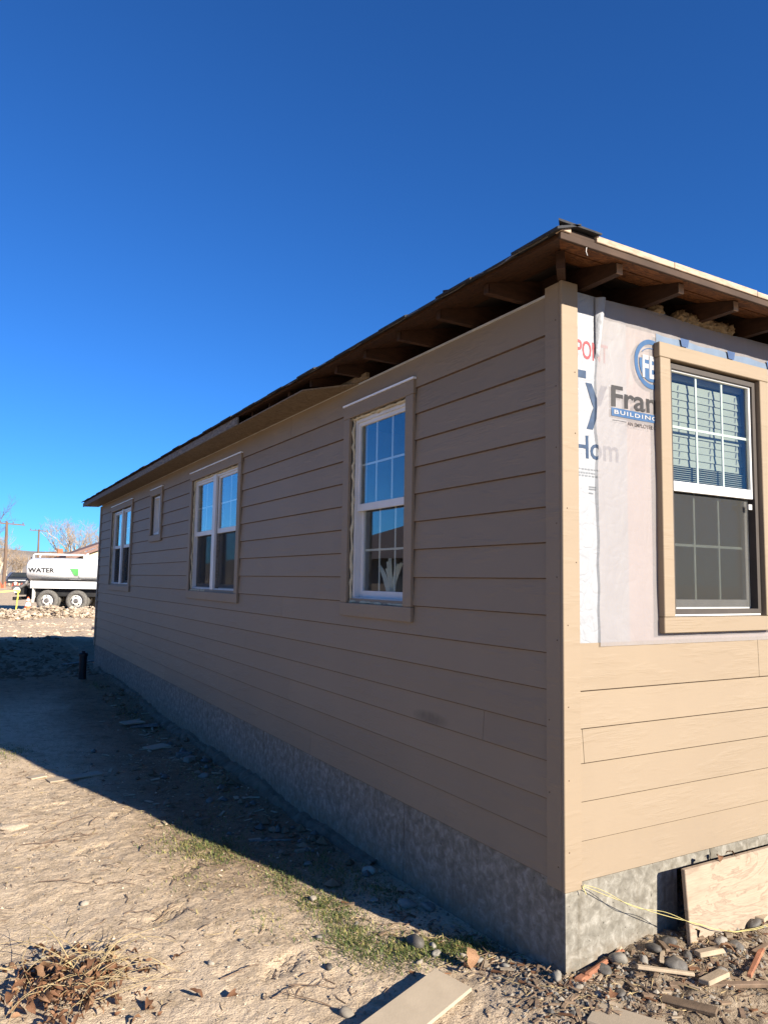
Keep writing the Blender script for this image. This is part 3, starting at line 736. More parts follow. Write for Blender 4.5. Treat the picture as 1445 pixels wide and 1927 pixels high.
# nail hanging from the eave and the insulation spilling out
mesh_obj('bent_nail', MB().tube([(-.14, -.30, 2.806), (-.142, -.299, 2.786), (-.137, -.302, 2.768)], .0022, 5), 'steel', roof)
def blob(c, r, seed, mat, name, parent, sub=18):
    m = MB(); n1, n2 = sub, sub // 2
    for j in range(n2 + 1):
        th = math.pi * j / n2
        for i in range(n1):
            ph = 2 * math.pi * i / n1; d = Vector((math.sin(th) * math.cos(ph), math.sin(th) * math.sin(ph), math.cos(th)))
            q_ = 1 + .6 * float(vn(np.array([d.x * 3 + seed]), np.array([d.z * 4 + d.y * 3]), seed)[0]) + .7 * abs(float(vn(np.array([d.x * 7 + seed]), np.array([d.z * 8 + d.y * 7]), seed)[0])) + .3 * float(vn(np.array([d.x * 19 + seed]), np.array([d.z * 17 + d.y * 13]), seed)[0])
            m.v.append((c[0] + d.x * r[0] * q_, c[1] + d.y * r[1] * q_, c[2] + d.z * r[2] * q_))
    for j in range(n2):
        for i in range(n1):
            i2 = (i + 1) % n1; m.f.append((j * n1 + i, (j + 1) * n1 + i, (j + 1) * n1 + i2, j * n1 + i2)); m.mi.append(0)
    return mesh_obj(name, m, mat, parent, smooth=True)
for k, (x, r) in enumerate(((.90, .05), (.98, .06), (1.10, .065), (1.20, .06), (.70, .035), (1.3, .03))):
    blob((x, .035, 2.792), (r, .04, .034), 50 + k, 'insulation', 'insulation_tuft', roof, 44)

# ------------------------------------------------------------------ inside the windows
bl = thing('window_blind', 'pale slatted blind half lowered behind the upper sash of the trimmed end window', 'blind', (1.08, .11, 1.9))
mesh_obj('headrail', MB().box((.735, .052, 2.455), (1.47, .085, 2.50)), 'blind', bl)
cords = MB(); z = 2.44; k = 0
while z > 2.0:
    x1 = 1.462 + rnd.uniform(-.03, .004); ti = rnd.uniform(-.004, .004)
    mesh_obj('slat', MB().hexa([(.74, .056, z - .050), (x1, .056 + ti, z - .050 + ti), (x1 + .005, .0625, z), (.74, .0625, z), (.74, .059, z - .050), (x1, .059 + ti, z - .050 + ti), (x1 + .005, .0655, z + .001), (.74, .0655, z + .001)]), 'blind', bl)
    for cx in (.90, 1.16, 1.39):
        cords.add([(cx - .008, .0548, z - .040), (cx - .001, .0548, z - .040), (cx + .010, .0572, z - .010), (cx + .003, .0572, z - .010)], [(0, 1, 2, 3)])
    z -= .0405; k += 1
mesh_obj('cord_slots', cords, 'cord', bl)
for j in range(7):
    mesh_obj('slat', MB().box((.74, .045, 1.905 + j * .0115), (1.468 + rnd.uniform(-.008, .008), .082, 1.908 + j * .0115)), 'blind', bl)
mb = MB()                                                              # pale pleated strips fanned out inside the long-wall window
for cy, n_, sp, hh in ((1.86, 7, .55, .30), (1.56, 6, .60, .26)):
    for k in range(n_):
        a = (k - (n_ - 1) / 2) / n_ * 2 * sp; L = hh * rnd.uniform(.75, 1.05); wd = .030 * rnd.uniform(.8, 1.2); xo = .165 + .012 * (k % 3); o0 = len(mb.v); seg = 6
        for q_ in range(seg + 1):
            t = q_ / seg; ang = a * (.55 + .6 * t); yc = cy + math.sin(ang) * L * t; zc = 1.205 + math.cos(ang) * L * t; w = wd * (.35 + .65 * math.sin(math.pi * min(.97, .12 + t * .86)))
            mb.v += [(xo + .006, yc - w * math.cos(ang), zc + w * math.sin(ang)), (xo - .010, yc, zc), (xo + .006, yc + w * math.cos(ang), zc - w * math.sin(ang))]
        for q_ in range(seg):
            for e in range(2): mb.f.append((o0 + q_ * 3 + e, o0 + q_ * 3 + e + 1, o0 + q_ * 3 + 4 + e, o0 + q_ * 3 + 3 + e)); mb.mi.append(0)
fan = mesh_obj('folded_cloth', mb, 'cloth', base=(.17, 1.72, 1.2), smooth=False); sd = fan.modifiers.new('thick', 'SOLIDIFY'); sd.thickness = .003
tag(fan, 'pale pleated strips fanned out inside the foam edged single window', 'cloth')
tag(mesh_obj('window_shelf', MB().box((.141, 1.40, 1.165), (.42, 2.16, 1.198)), 'interior', base=(.2, 1.7, 1.165)), 'inner ledge under the pale pleated strips behind the foam edged window', 'shelf')

# ------------------------------------------------------------------ footing strip and things around the foundation
mb = MB(); n = 420
for i in range(n + 1):
    y_ = 1.7 + (LEN - .2 - 1.7) * i / n; w = .065 + .05 * float(vn(np.array([y_ * 2.1]), np.array([1.]), 60)[0]) + .035 * float(vn(np.array([y_ * 7.]), np.array([1.]), 61)[0]) + .03 * float(vn(np.array([y_ * 21.]), np.array([1.]), 63)[0])
    h = .030 + .04 * float(vn(np.array([y_ * 2.]), np.array([4.]), 62)[0]) + .03 * float(vn(np.array([y_ * 13.]), np.array([4.]), 64)[0]); h *= min(1, i / 40); g = G(-.1, y_)
    mb.v += [(-w - .03, y_, g - .06), (-w, y_, g + h * .75), (-.03, y_, g + h + .02), (.02, y_, g + h + .03)]
for i in range(n):
    for k in range(3): mb.f.append((i * 4 + k, i * 4 + k + 1, i * 4 + 5 + k, i * 4 + 4 + k)); mb.mi.append(0)
tag(mesh_obj('footing_ledge', mb, 'ledge', base=(0, 6, -.5), smooth=False), 'rough low concrete footing ledge running along the shaded foundation', 'footing')

pb = thing('plywood_panel', 'weathered plywood panel leaning over the foundation vent opening', 'panel', (1.4, -.1, -.36))
mb = MB(); mb.hexa([(.652, -.150, -.40), (2.1, -.150, -.40), (2.1, -.126, -.40), (.652, -.126, -.40), (.652, -.118, -.004), (2.1, -.118, -.010), (2.1, -.094, -.010), (.652, -.094, -.004)])
bev(mesh_obj('face', mb, 'plywood', pb), .003)
tw = MB(); pts = []
for i in range(30):
    t = i / 29; pts.append((.088 + .632 * t, -.020 - .135 * t, -.006 - .245 * t - .015 * math.sin(t * math.pi)))
pts += [(.80, -.165, -.285), (.92, -.185, -.315), (1.05, -.20, -.325), (1.3, -.22, -.325), (1.7, -.24, -.33)]
tw.tube(pts, .0016, 5); p2 = [(a, b - .004, c + .006 + .01 * math.sin(i * .4)) for i, (a, b, c) in enumerate(pts)]; tw.tube(p2, .0013, 5)
tw.tube([(.71, -.11, -.245), (.70, -.14, -.27), (.715, -.13, -.30), (.70, -.12, -.285), (.722, -.125, -.262)], .004, 5)
tw.tube([(.088, -.016, -.01), (.098, -.02, -.03), (.105, -.022, -.045)], .002, 4)
tag(mesh_obj('yellow_twine', tw, 'twine', base=(.9, -.15, -.33)), 'frayed yellow twine stretched from the corner board to the plywood panel', 'twine')
wl = MB(); 
for zc, r in ((-.20, .028), (-.245, .03)):
    wl.tube([(.80 + r * math.cos(a), -.02 + .02 * math.sin(a), zc + r * .5 * math.sin(a)) for a in np.linspace(0, 2 * math.pi, 16)], .0022, 4)
tag(mesh_obj('wire_loop', wl, 'steel', base=(.8, 0, -.23)), 'thin wire loops in the dark gap beside the plywood panel', 'wire')
bp = thing('black_post', 'short black capped pipe post standing in the shaded dirt', 'post', (-.455, 11.2, G(-.455, 11.2)))
g = G(-.455, 11.2)
mesh_obj('pipe', MB().lathe([(-.1, 0), (-.1, .062), (.40, .062), (.405, .055)], (-.455, 11.2, g), (0, 0, 1), 18), 'black_plastic', bp, smooth=False)
mesh_obj('cap', MB().lathe([(.385, .074), (.43, .074), (.445, .060), (.447, .03), (.475, .028), (.478, 0)], (-.455, 11.2, g), (0, 0, 1), 18), 'black_plastic', bp)

# ------------------------------------------------------------------ loose boards, chips, stones
def slab(name, cx, cy, L, Wd, T, ang, mat, label, cat, lift=.0, tilt=0., roll_=0., group=None, edge=None):
    g = G(cx, cy) + T / 2 + lift
    o_ = MB().box((-L / 2, -Wd / 2, -T / 2), (L / 2, Wd / 2, T / 2))
    for i, v in enumerate(o_.v): o_.v[i] = (v[0] + rnd.uniform(-.004, .004), v[1] + rnd.uniform(-.004, .004), v[2])
    b = mesh_obj(name, o_, mat, base=(0, 0, 0)); b.location = (cx, cy, g); b.rotation_euler = (roll_, tilt, ang)
    bev(b, min(.003, T * .2)); return tag(b, label, cat, group)
slab('siding_offcut', -.868, .077, .95, .192, .014, R(21.4), 'offcut', 'long tan siding offcut lying in the sun beside the grass', 'board', .035, R(-1), R(6))
slab('siding_offcut', .0, -.345, .28, .16, .014, R(-62), 'offcut', 'tan siding offcut lying on bare dirt below the twine end', 'board', .02)
slab('siding_offcut', -1.40, 4.74, .46, .13, .012, R(10), 'offcut', 'tan siding offcut lying across the edge of the house shadow', 'board', .004)
slab('siding_offcut', -1.70, 4.86, .14, .10, .012, R(20), 'offcut', 'short squarish tan offcut in the sun beside the shadow edge', 'board', .003)
slab('siding_offcut', -.42, 7.15, .26, .20, .014, R(15), 'offcut', 'tan offcut topmost of the small pile by the footing ledge', 'board', .035)
slab('siding_offcut', -.30, 7.02, .32, .16, .014, R(-12), 'weathered_wood', 'weathered offcut under the tan one by the footing ledge', 'board', .006)
slab('siding_offcut', -.43, 5.78, .26, .17, .014, R(25), 'offcut', 'tan offcut lying alone in shade near the footing ledge', 'board', .006)
slab('wood_block', -.30, 5.22, .13, .085, .04, R(-10), 'weathered_wood', 'grey wooden block at the foot of the ledge', 'block')
slab('wood_block', -.31, 4.92, .10, .07, .05, R(30), 'stone_grey', 'small broken concrete lump beside the grey block', 'rubble')
slab('wood_block', -.72, 3.05, .085, .06, .04, R(20), 'chip', 'small brown wood block in the middle of the shaded dirt', 'block')
slab('wood_strip', -.30, 2.16, .11, .035, .02, R(5), 'chip_pale', 'short pale stick of wood in the shade', 'stick')
slab('wood_strip', -.42, 2.45, .30, .018, .012, R(-25), 'weathered_wood', 'thin grey lath lying in the shaded dirt', 'lath')
slab('wood_strip', -1.35, 13.6, 1.3, .06, .05, R(24), 'weathered_wood', 'long weathered plank lying on dark churned soil beyond the post', 'plank', .01)
slab('wood_strip', .02, 14.6, 1.1, .11, .03, R(38), 'weathered_wood', 'pale board lying on dark soil behind the black post', 'board', .03)
slab('wood_strip', 2.0, 23.5, .9, .35, .1, R(10), 'clod_pale', 'pale flat slab of spoil on the sunlit plot beyond the house shadow', 'slab', .02)
t_ = thing('redwood_splinter', 'split red brown wood stake lying against the foundation corner', 'stake', (.2, -.05, -.40))
mb = MB(); mb.hexa([(.01, -.035, -.385), (.36, .006, -.352), (.355, -.018, -.352), (.03, -.075, -.388), (.012, -.034, -.368), (.36, .006, -.340), (.355, -.017, -.340), (.03, -.072, -.366)]); bev(mesh_obj('stake_body', mb, 'redwood', t_), .006)
mb = MB(); mb.hexa([(.06, -.052, -.366), (.33, -.004, -.341), (.33, -.016, -.341), (.075, -.072, -.366), (.06, -.050, -.354), (.33, -.004, -.333), (.33, -.015, -.333), (.075, -.068, -.354)]); bev(mesh_obj('split_strip', mb, 'redwood', t_), .004)
chipspec = [(.66, -.24, .16, .045, .022, -8, 'chip_pale'), (.52, -.36, .17, .05, .02, 6, 'chip_pale'), (.36, -.235, .24, .022, .014, -38, 'chip_pale'), (.30, -.40, .22, .05, .018, -62, 'chip'), (.60, -.42, .60, .028, .02, -30, 'twig'),
            (.80, -.37, .34, .022, .016, 25, 'redwood'), (1.17, -.12, .07, .11, .02, 20, 'chip_pale'), (.52, -.10, .10, .022, .012, 60, 'chip'), (.33, .0, .13, .02, .010, 32, 'chip_pale'), (.80, -.20, .12, .02, .012, -60, 'chip'), (.95, -.30, .14, .03, .014, 10, 'chip'), (.43, -.16, .12, .02, .01, 40, 'chip_pale'),
            (.70, -.13, .09, .025, .012, -30, 'chip'), (.20, -.18, .10, .018, .01, 70, 'chip'), (.90, -.16, .08, .03, .014, 45, 'chip_pale')]
cl = {'chip_pale': 'pale sawn wood offcut in the litter by the end wall', 'redwood': 'red brown wood sliver in the litter by the end wall', 'twig': 'long dark bark strip lying across the litter by the end wall', 'chip': 'brown wood chip in the litter by the end wall'}
for (cx, cy, L, Wd, T, a, mt) in chipspec:
    slab('wood_chip', cx, cy, L, Wd, T, R(a), mt, cl[mt], 'wood chip', .008, R(rnd.uniform(-5, 5)), R(rnd.uniform(-8, 8)), group=None if mt == 'twig' else cl[mt].split(' in ')[0] + 's by the end wall')

def stone_mesh(seed, flat=.6):
    m = MB(); n1, n2 = 16, 9; r_ = random.Random(seed)
    ex = r_.uniform(.75, 1.0)
    for j in range(n2 + 1):
        th = math.pi * j / n2
        for i in range(n1):
            ph = 2 * math.pi * i / n1; d = Vector((math.sin(th) * math.cos(ph), math.sin(th) * math.sin(ph), math.cos(th)))
            q_ = 1 + .46 * float(vn(np.array([d.x * 1.7 + seed]), np.array([d.y * 1.7 + d.z]), seed)[0]) + .17 * float(vn(np.array([d.x * 5 + seed]), np.array([d.y * 5 + d.z * 3]), seed)[0])
            m.v.append((d.x * q_, d.y * q_ * ex, d.z * q_ * flat))
    for j in range(n2):
        for i in range(n1):
            i2 = (i + 1) % n1; m.f.append((j * n1 + i, (j + 1) * n1 + i, (j + 1) * n1 + i2, j * n1 + i2)); m.mi.append(0)
    return m
SM = {}
for mt in ('stone_dark', 'stone_tan', 'stone_grey'):
    for k in range(4):
        o_ = stone_mesh(70 + k * 3 + len(mt)); me = bpy.data.meshes.new('stone'); me.from_pydata(o_.v, [], o_.f); me.materials.append(M[mt])
        me.polygons.foreach_set('use_smooth', [True] * len(me.polygons)); SM[mt, k] = me
slab_lbl = {'stone_dark': 'smooth dark grey river stone lying on the dirt', 'stone_tan': 'small tan rounded stone half sunk in the dirt', 'stone_grey': 'pale grey rounded stone lying on the dirt'}
def stone(cx, cy, r, mt, rz_=None):
    o_ = bpy.data.objects.new('river_stone', SM[mt, rnd.randrange(4)]); col.objects.link(o_)
    o_.scale = (r, r * rnd.uniform(.7, .95), r * rnd.uniform(.75, 1.0)); o_.location = (cx, cy, G(cx, cy) + r * .26); o_.rotation_euler = (rnd.uniform(-.3, .3), rnd.uniform(-.3, .3), rnd.uniform(0, 6.28) if rz_ is None else rz_)
    return tag(o_, slab_lbl[mt], 'stone', slab_lbl[mt].split(' lying')[0].split(' half')[0] + 's')
D_, T_, G_ = 'stone_dark', 'stone_tan', 'stone_grey'
for s_ in [(-.05, .0, .032, G_), (-.36, .66, .055, D_), (.17, -.06, .042, D_), (.265, -.055, .046, G_), (.46, -.09, .038, D_), (.44, -.23, .050, D_), (-.58, 1.39, .034, T_), (-.83, .67, .026, D_), (-.15, 1.08, .055, G_), (-.06, 1.0, .045, G_), (-.10, 1.6, .05, T_),
           (.57, .02 - .1, .042, D_), (1.10, -.16, .044, D_), (-.92, .31, .034, T_), (-1.98, 1.39, .03, G_), (-1.71, 1.9, .028, T_), (.80, -.19, .04, G_), (.85, -.24, .035, D_), (.36, -.12, .03, G_), (.27, -.14, .024, G_), (-.30, .60, .026, G_), (-.22, .45, .022, T_), (-.2, .36, .028, G_), (-.14, .24, .025, G_),
           (.55, -.20, .03, D_), (.62, -.33, .028, G_), (.95, -.40, .03, D_), (.74, -.46, .03, G_), (.12, -.20, .03, D_), (-.33, .52, .03, G_), (-.44, .50, .02, T_), (-.28, 1.22, .03, G_), (-.38, 1.9, .03, G_), (-.06, .12, .02, G_), (-.02, -.10, .02, T_), (.03, -.16, .018, G_), (-.75, .95, .022, G_), (-1.1, 1.1, .016, G_), (-1.30, .95, .02, T_), (-.50, 3.6, .04, G_), (-.35, 4.3, .05, G_)]:
    stone(*s_)

o_ = bpy.data.objects.new('plaster_lump', SM['stone_tan', 1].copy()); o_.data.materials.clear(); o_.data.materials.append(M['clod_pale']); col.objects.link(o_)
o_.location = (-1.97, 3.42, G(-1.97, 3.42) + .004); o_.scale = (.10, .085, .035); tag(o_, 'flat pale crusty lump on the sunlit dirt', 'lump')
# pebbles, crumbs and wood litter too small to pick apart
def scatter(name, n, region, size, mats, seed, shape='peb', kind='stuff', label=None, cat=None):
    r_ = random.Random(seed); m = MB(); P = []
    while len(P) < n:
        q_ = region(r_)
        if q_: P.append(q_)
    P = np.array(P); Z = gh(P[:, 0], P[:, 1])
    for (x, y_), z in zip(P, Z):
        s = size(r_); m.cur = r_.randrange(len(mats)); a = r_.uniform(0, 6.28); ca, sa = math.cos(a), math.sin(a)
        if shape == 'peb':
            sx, sy, sz = s, s * r_.uniform(.6, 1), s * r_.uniform(.45, .8); pts = []
            for (u, v, w) in ((1, 0, 0), (.3, .95, .1), (-.8, .55, 0), (-.85, -.5, .1), (.25, -1, 0), (.1, 0, 1), (0, .1, -.9)):
                u *= sx * r_.uniform(.8, 1.2); v *= sy * r_.uniform(.8, 1.2); w *= sz; pts.append((x + u * ca - v * sa, y_ + u * sa + v * ca, z + w + sz * .3))
            m.add(pts, [(0, 1, 5), (1, 2, 5), (2, 3, 5), (3, 4, 5), (4, 0, 5), (1, 0, 6), (2, 1, 6), (3, 2, 6), (4, 3, 6), (0, 4, 6)])
        elif shape == 'stick':
            L = s; k = r_.uniform(.0012, .0028); bend = r_.uniform(-.25, .25) * L; lift = r_.uniform(.002, .012)
            p0 = (x, y_, z + .003); p1 = (x + ca * L / 2 - sa * bend, y_ + sa * L / 2 + ca * bend, z + lift); e = (x + ca * L, y_ + sa * L)
            m.tube([p0, p1, (*e, float(gh(np.array([e[0]]), np.array([e[1]]))[0]) + .004)], [k, k, k * .5], 4)
        elif shape == 'chip':
            L, w, t = s, s * r_.uniform(.12, .4), s * r_.uniform(.05, .12) + .001; ti = r_.uniform(-.3, .3); pts = []
            for u, v, h in ((-1, -1, 0), (1, -1, 0), (1, 1, 0), (-1, 1, 0), (-1, -1, 1), (1, -1, 1), (1, 1, 1), (-1, 1, 1)):
                pts.append((x + u * L / 2 * ca - v * w / 2 * sa, y_ + u * L / 2 * sa + v * w / 2 * ca, z + h * t + u * L / 2 * ti * .5 + .004))
            m.hexa(pts)
        elif shape == 'blade':
            L = s; wd = r_.uniform(.0013, .003); le = r_.uniform(.5, 1.05); hx = ca * L * le; hy = sa * L * le; hz = L * math.sqrt(max(.05, 1 - le * le * .85))
            b = Vector((x, y_, z - .003)); sd = Vector((-sa, ca, 0)) * wd; mid = b + Vector((hx * .35, hy * .35, hz * .62)); tip = b + Vector((hx, hy, hz * .8))
            m.add([b - sd, b + sd, mid + sd * .8, mid - sd * .8, tip], [(0, 1, 2, 3), (3, 2, 4)])
    o_ = mesh_obj(name, m, mats)
    return tag(o_, label, cat, None, kind)
def poly_region(blobs):
    tot = sum(b[4] for b in blobs)
    def f(r_):
        k = r_.uniform(0, tot)
        for (cx, cy, rx, ry, w) in blobs:
            k -= w
            if k <= 0: break
        a = r_.gauss(0, .5); b = r_.gauss(0, .5); x, y_ = cx + a * rx, cy + b * ry
        if x > -.005 and y_ > 0: return None
        return (x, y_)
    return f
def rect(x0, x1, y0, y1):
    def f(r_):
        x, y_ = r_.uniform(x0, x1), r_.uniform(y0, y1)
        return None if (x > -.005 and y_ > -.005) else (x, y_)
    return f
litter = poly_region([(.55, -.25, .75, .30, 5), (.0, -.15, .35, .25, 2), (-.12, .25, .16, .45, 1.6), (-.25, .9, .3, .6, .7)])
scatter('gravel', 1900, litter, lambda r: r.choice((.003, .005, .007, .010, .013)) * r.uniform(.7, 1.3), [T_, G_, D_], 1, label='fine gravel mixed in the litter around the house corner', cat='gravel')
scatter('pebbles', 6500, rect(-2.7, .1, -.3, 6), lambda r: r.choice((.002, .003, .003, .004, .005, .008)) * r.uniform(.6, 1.4), ['clod', T_, 'clod', G_, 'clod_pale'], 2, label='scattered small pebbles and crumbs on the bare dirt', cat='pebbles')
scatter('wood_litter', 850, litter, lambda r: r.choice((.012, .02, .03, .045)) * r.uniform(.7, 1.3), ['chip', 'chip_pale', 'twig', 'chip', 'leaf_brown'], 3, 'chip', label='shredded bark and wood litter along the sunlit end wall', cat='litter')
scatter('straw_bits', 1300, rect(-2.7, .3, -.5, 5.5), lambda r: r.choice((.012, .02, .03, .05, .09)) * r.uniform(.7, 1.2), ['straw', 'twig', 'twig', 'chip'], 4, 'stick', label='loose dry straw and twig bits strewn on the dirt', cat='straw')
scatter('straw_bits', 500, litter, lambda r: r.uniform(.03, .11), ['straw', 'twig', 'chip'], 5, 'stick', label='dry stems tangled in the litter by the end wall', cat='straw')
scatter('rubble_bits', 300, poly_region([(-.22, 2.6, .25, 1.2, 2), (-.25, 5.0, .22, 1.6, 2), (-.25, 8.3, .22, 1.8, 2), (-.75, 4.2, .5, 1.8, 1)]), lambda r: r.choice((.012, .02, .03, .045)) * r.uniform(.7, 1.3), ['clod_shaded', 'chip', 'clod_shaded', 'stone_dark'], 14, label='broken stone and crumbs along the shaded footing', cat='rubble')
scatter('rubble_bits', 160, poly_region([(-.25, 3.2, .25, 1.4, 2), (-.30, 6.5, .25, 2.2, 2), (-.8, 4.5, .5, 2.0, 1)]), lambda r: r.choice((.03, .05, .08)) * r.uniform(.7, 1.3), ['offcut', 'chip', 'chip_pale'], 15, 'chip', label='scattered splinters and sawn scraps in the shaded dirt', cat='scraps')
gr = poly_region([(-.82, 2.42, .22, .38, 2.2), (-.62, 1.75, .16, .35, 1.6), (-.56, 1.25, .16, .30, 2.2), (-.60, .85, .18, .22, 2.4), (-.40, .62, .24, .16, 3), (-.18, .50, .18, .14, 2), (-.30, 1.75, .22, .5, 2), (-.17, 1.3, .12, .3, .8), (-.95, 3.0, .2, .3, .5)])
scatter('grass', 9800, gr, lambda r: r.uniform(.012, .042), ['grass', 'grass', 'grass_yellow'], 6, 'blade', label='low green grass tufts along the house shadow edge', cat='grass')
gr2 = poly_region([(-1.0, 2.45, .25, .3, 2), (-1.1, 1.9, .25, .3, .5), (-1.9, 5.9, .25, .45, 2), (-.95, 1.2, .15, .2, .4), (-.28, 4.3, .25, .6, 1.5), (-.3, 7.6, .2, 1.5, 3), (-.35, 10.3, .15, .8, 1), (-.5, 3.2, .3, .6, 1)])
scatter('grass', 3600, gr2, lambda r: r.uniform(.012, .045), ['grass_yellow', 'grass', 'grass_yellow'], 8, 'blade', label='sparse yellowing grass on the bare dirt and by the ledge', cat='grass')

# leaf pile and dry stalks
def leaf_mesh(seed, mat):
    r_ = random.Random(seed); m = MB(); n = 5
    for i in range(n + 1):
        t = i / n; w = math.sin(math.pi * min(1, t * .93 + .05)) ** .8 * .42; cz = .35 * math.sin(t * 3.0) * r_.uniform(.3, 1.3); cu = r_.uniform(.2, .8)
        m.v += [(t - .5, -w * r_.uniform(.8, 1.1), cz + cu * w), (t - .5, 0, cz), (t - .5, w * r_.uniform(.8, 1.1), cz + cu * w * r_.uniform(.3, 1.4))]
    for i in range(n):
        for k in range(2): m.f.append((i * 3 + k, i * 3 + k + 1, i * 3 + 4 + k, i * 3 + 3 + k)); m.mi.append(0)
    m.tube([(-.5, 0, 0), (-.78, .02, .03)], .012, 4)
    me = bpy.data.meshes.new('leaf'); me.from_pydata(m.v, [], m.f); me.materials.append(M[mat]); me.polygons.foreach_set('use_smooth', [True] * len(me.polygons)); return me
LM = [leaf_mesh(k, 'leaf_brown' if k < 5 else 'leaf_pale') for k in range(8)]
lp = thing('leaf_pile', 'heap of curled brown dead leaves tangled with dry stalks on the dirt', 'leaves', (-1.9, 1.05, G(-1.9, 1.05)))
for i in range(298):
    x, y_ = -1.90 + rnd.gauss(0, .16), 1.00 + rnd.gauss(0, .17); d = math.hypot(x + 1.92, y_ - 1.02); s = rnd.choice((.02, .028, .034, .044, .06)) * rnd.uniform(.8, 1.2)
    o_ = bpy.data.objects.new('leaf', LM[rnd.randrange(8)]); col.objects.link(o_); o_.parent = lp
    z = G(x, y_) + .01 + max(0, .085 * (1 - d / .36)) * rnd.random(); b = WL[lp.name]
    o_.location = (x - b.x, y_ - b.y, z - b.z); o_.scale = (s * 1.15, s * rnd.uniform(.4, .85), s); o_.rotation_euler = (rnd.uniform(-1.1, 1.1), rnd.uniform(-.7, .7), rnd.uniform(0, 6.28))
for i, (x, y_, s, rz_, ry) in enumerate([(-.26, .36, .085, 1.2, -.9), (.70, -.02 - .1, .07, 2, -.8), (.72, -.08, .06, .6, -.6), (.05, -.22, .045, .4, .1), (.72, -.28, .07, 2.2, .1), (.92, -.105, .04, 1, -.4), (1.02, -.10, .045, 2.5, -.2), (-.32, .30, .05, 2.6, 0)]):
    o_ = bpy.data.objects.new('dead_leaf', LM[5 + i % 3 if i % 2 == 0 else i % 5]); col.objects.link(o_); zz = -.0 if i in (5, 6) else G(x, y_) + s * .45
    o_.location = (x, y_, zz); o_.scale = (s, s, s); o_.rotation_euler = (.3, ry, rz_)
    tag(o_, 'curled reddish brown dead leaf lying near the house corner' if i not in (5, 6) else 'dead leaf caught on the top edge of the plywood panel', 'leaf', 'dead leaves near the corner' if i not in (5, 6) else 'leaves on the plywood panel')
stalks = MB()
for i in range(62):
    a = rnd.uniform(0, 6.28); L = rnd.uniform(.12, .42); x, y_ = -1.86 + rnd.gauss(0, .12), 1.06 + rnd.gauss(0, .14); z = G(x, y_) + .02; h = rnd.uniform(.015, .07); pts = []
    for k in range(7):
        t = k / 6; pts.append((x + math.cos(a + .6 * t) * L * t, y_ + math.sin(a + .6 * t) * L * t, z + h * math.sin(math.pi * min(t * .95 + .03, 1)) + .01))
    stalks.tube(pts, [.0017 * (1 - .6 * k / 6) for k in range(7)], 5)
for (x, y_, a, L, h) in ((-1.86, 1.15, 2.2, .42, .16), (-1.84, 1.13, 2.5, .45, .10), (-1.80, 1.05, .4, .30, .12), (-1.78, 1.0, -.4, .34, .07)):
    z = G(x, y_) + .02; stalks.tube([(x + math.cos(a) * L * t, y_ + math.sin(a) * L * t, z + h * math.sin(math.pi * t * .9)) for t in np.linspace(0, 1, 9)], [.0028 * (1 - .7 * t) for t in np.linspace(0, 1, 9)], 5)
tag(mesh_obj('dry_stalks', stalks, 'straw', base=(-1.86, 1.06, -.45)), 'arching straw coloured dry stalks growing out of the leaf heap', 'stalks', kind='stuff')
tw_ = MB()
def twig_path(x, y_, a, L, k=.003, br=2):
    pts = []; z0 = None
    for i in range(7):
        t = i / 6; xx = x + math.cos(a) * L * t + rnd.uniform(-.006, .006); yy = y_ + math.sin(a) * L * t + rnd.uniform(-.006, .006); pts.append((xx, yy, G(xx, yy) + .006 + .012 * math.sin(t * 3)))
    tw_.tube(pts, [k * (1 - .5 * i / 6) for i in range(7)], 5)
    for _ in range(br):
        i = rnd.randrange(2, 5); b = a + rnd.choice((-.8, .8)); q_ = pts[i]; tw_.tube([q_, (q_[0] + math.cos(b) * L * .3, q_[1] + math.sin(b) * L * .3, q_[2] + .012)], [k * .6, k * .3], 4)
for s_ in [(-1.62, 2.10, -.5, .22), (-1.55, 2.35, -.9, .14), (-1.9, 2.3, -.6, .30), (-1.55, 1.65, -.5, .2), (-1.30, 2.5, 1.0, .16), (-1.42, 1.5, .9, .2), (-1.05, .62, -.6, .22), (-1.15, .55, .3, .16), (-.95, .40, 2.3, .24), (-1.3, .8, .2, .2), (-1.9, 2.9, .2, .4), (-1.7, 3.3, .6, .3), (-1.95, 3.0, -.3, .4), (-1.5, 3.2, 1.1, .2), (-1.25, 1.9, .8, .12), (-.25, .30, .6, .45), (-.1, .05, .4, .4), (-.33, .36, .1, .3)]:
    twig_path(*s_)
tag(mesh_obj('fallen_twigs', tw_, 'twig', base=(-1.4, 1.8, -.45)), 'thin branching twigs strewn over the sunlit dirt', 'twigs', kind='stuff')

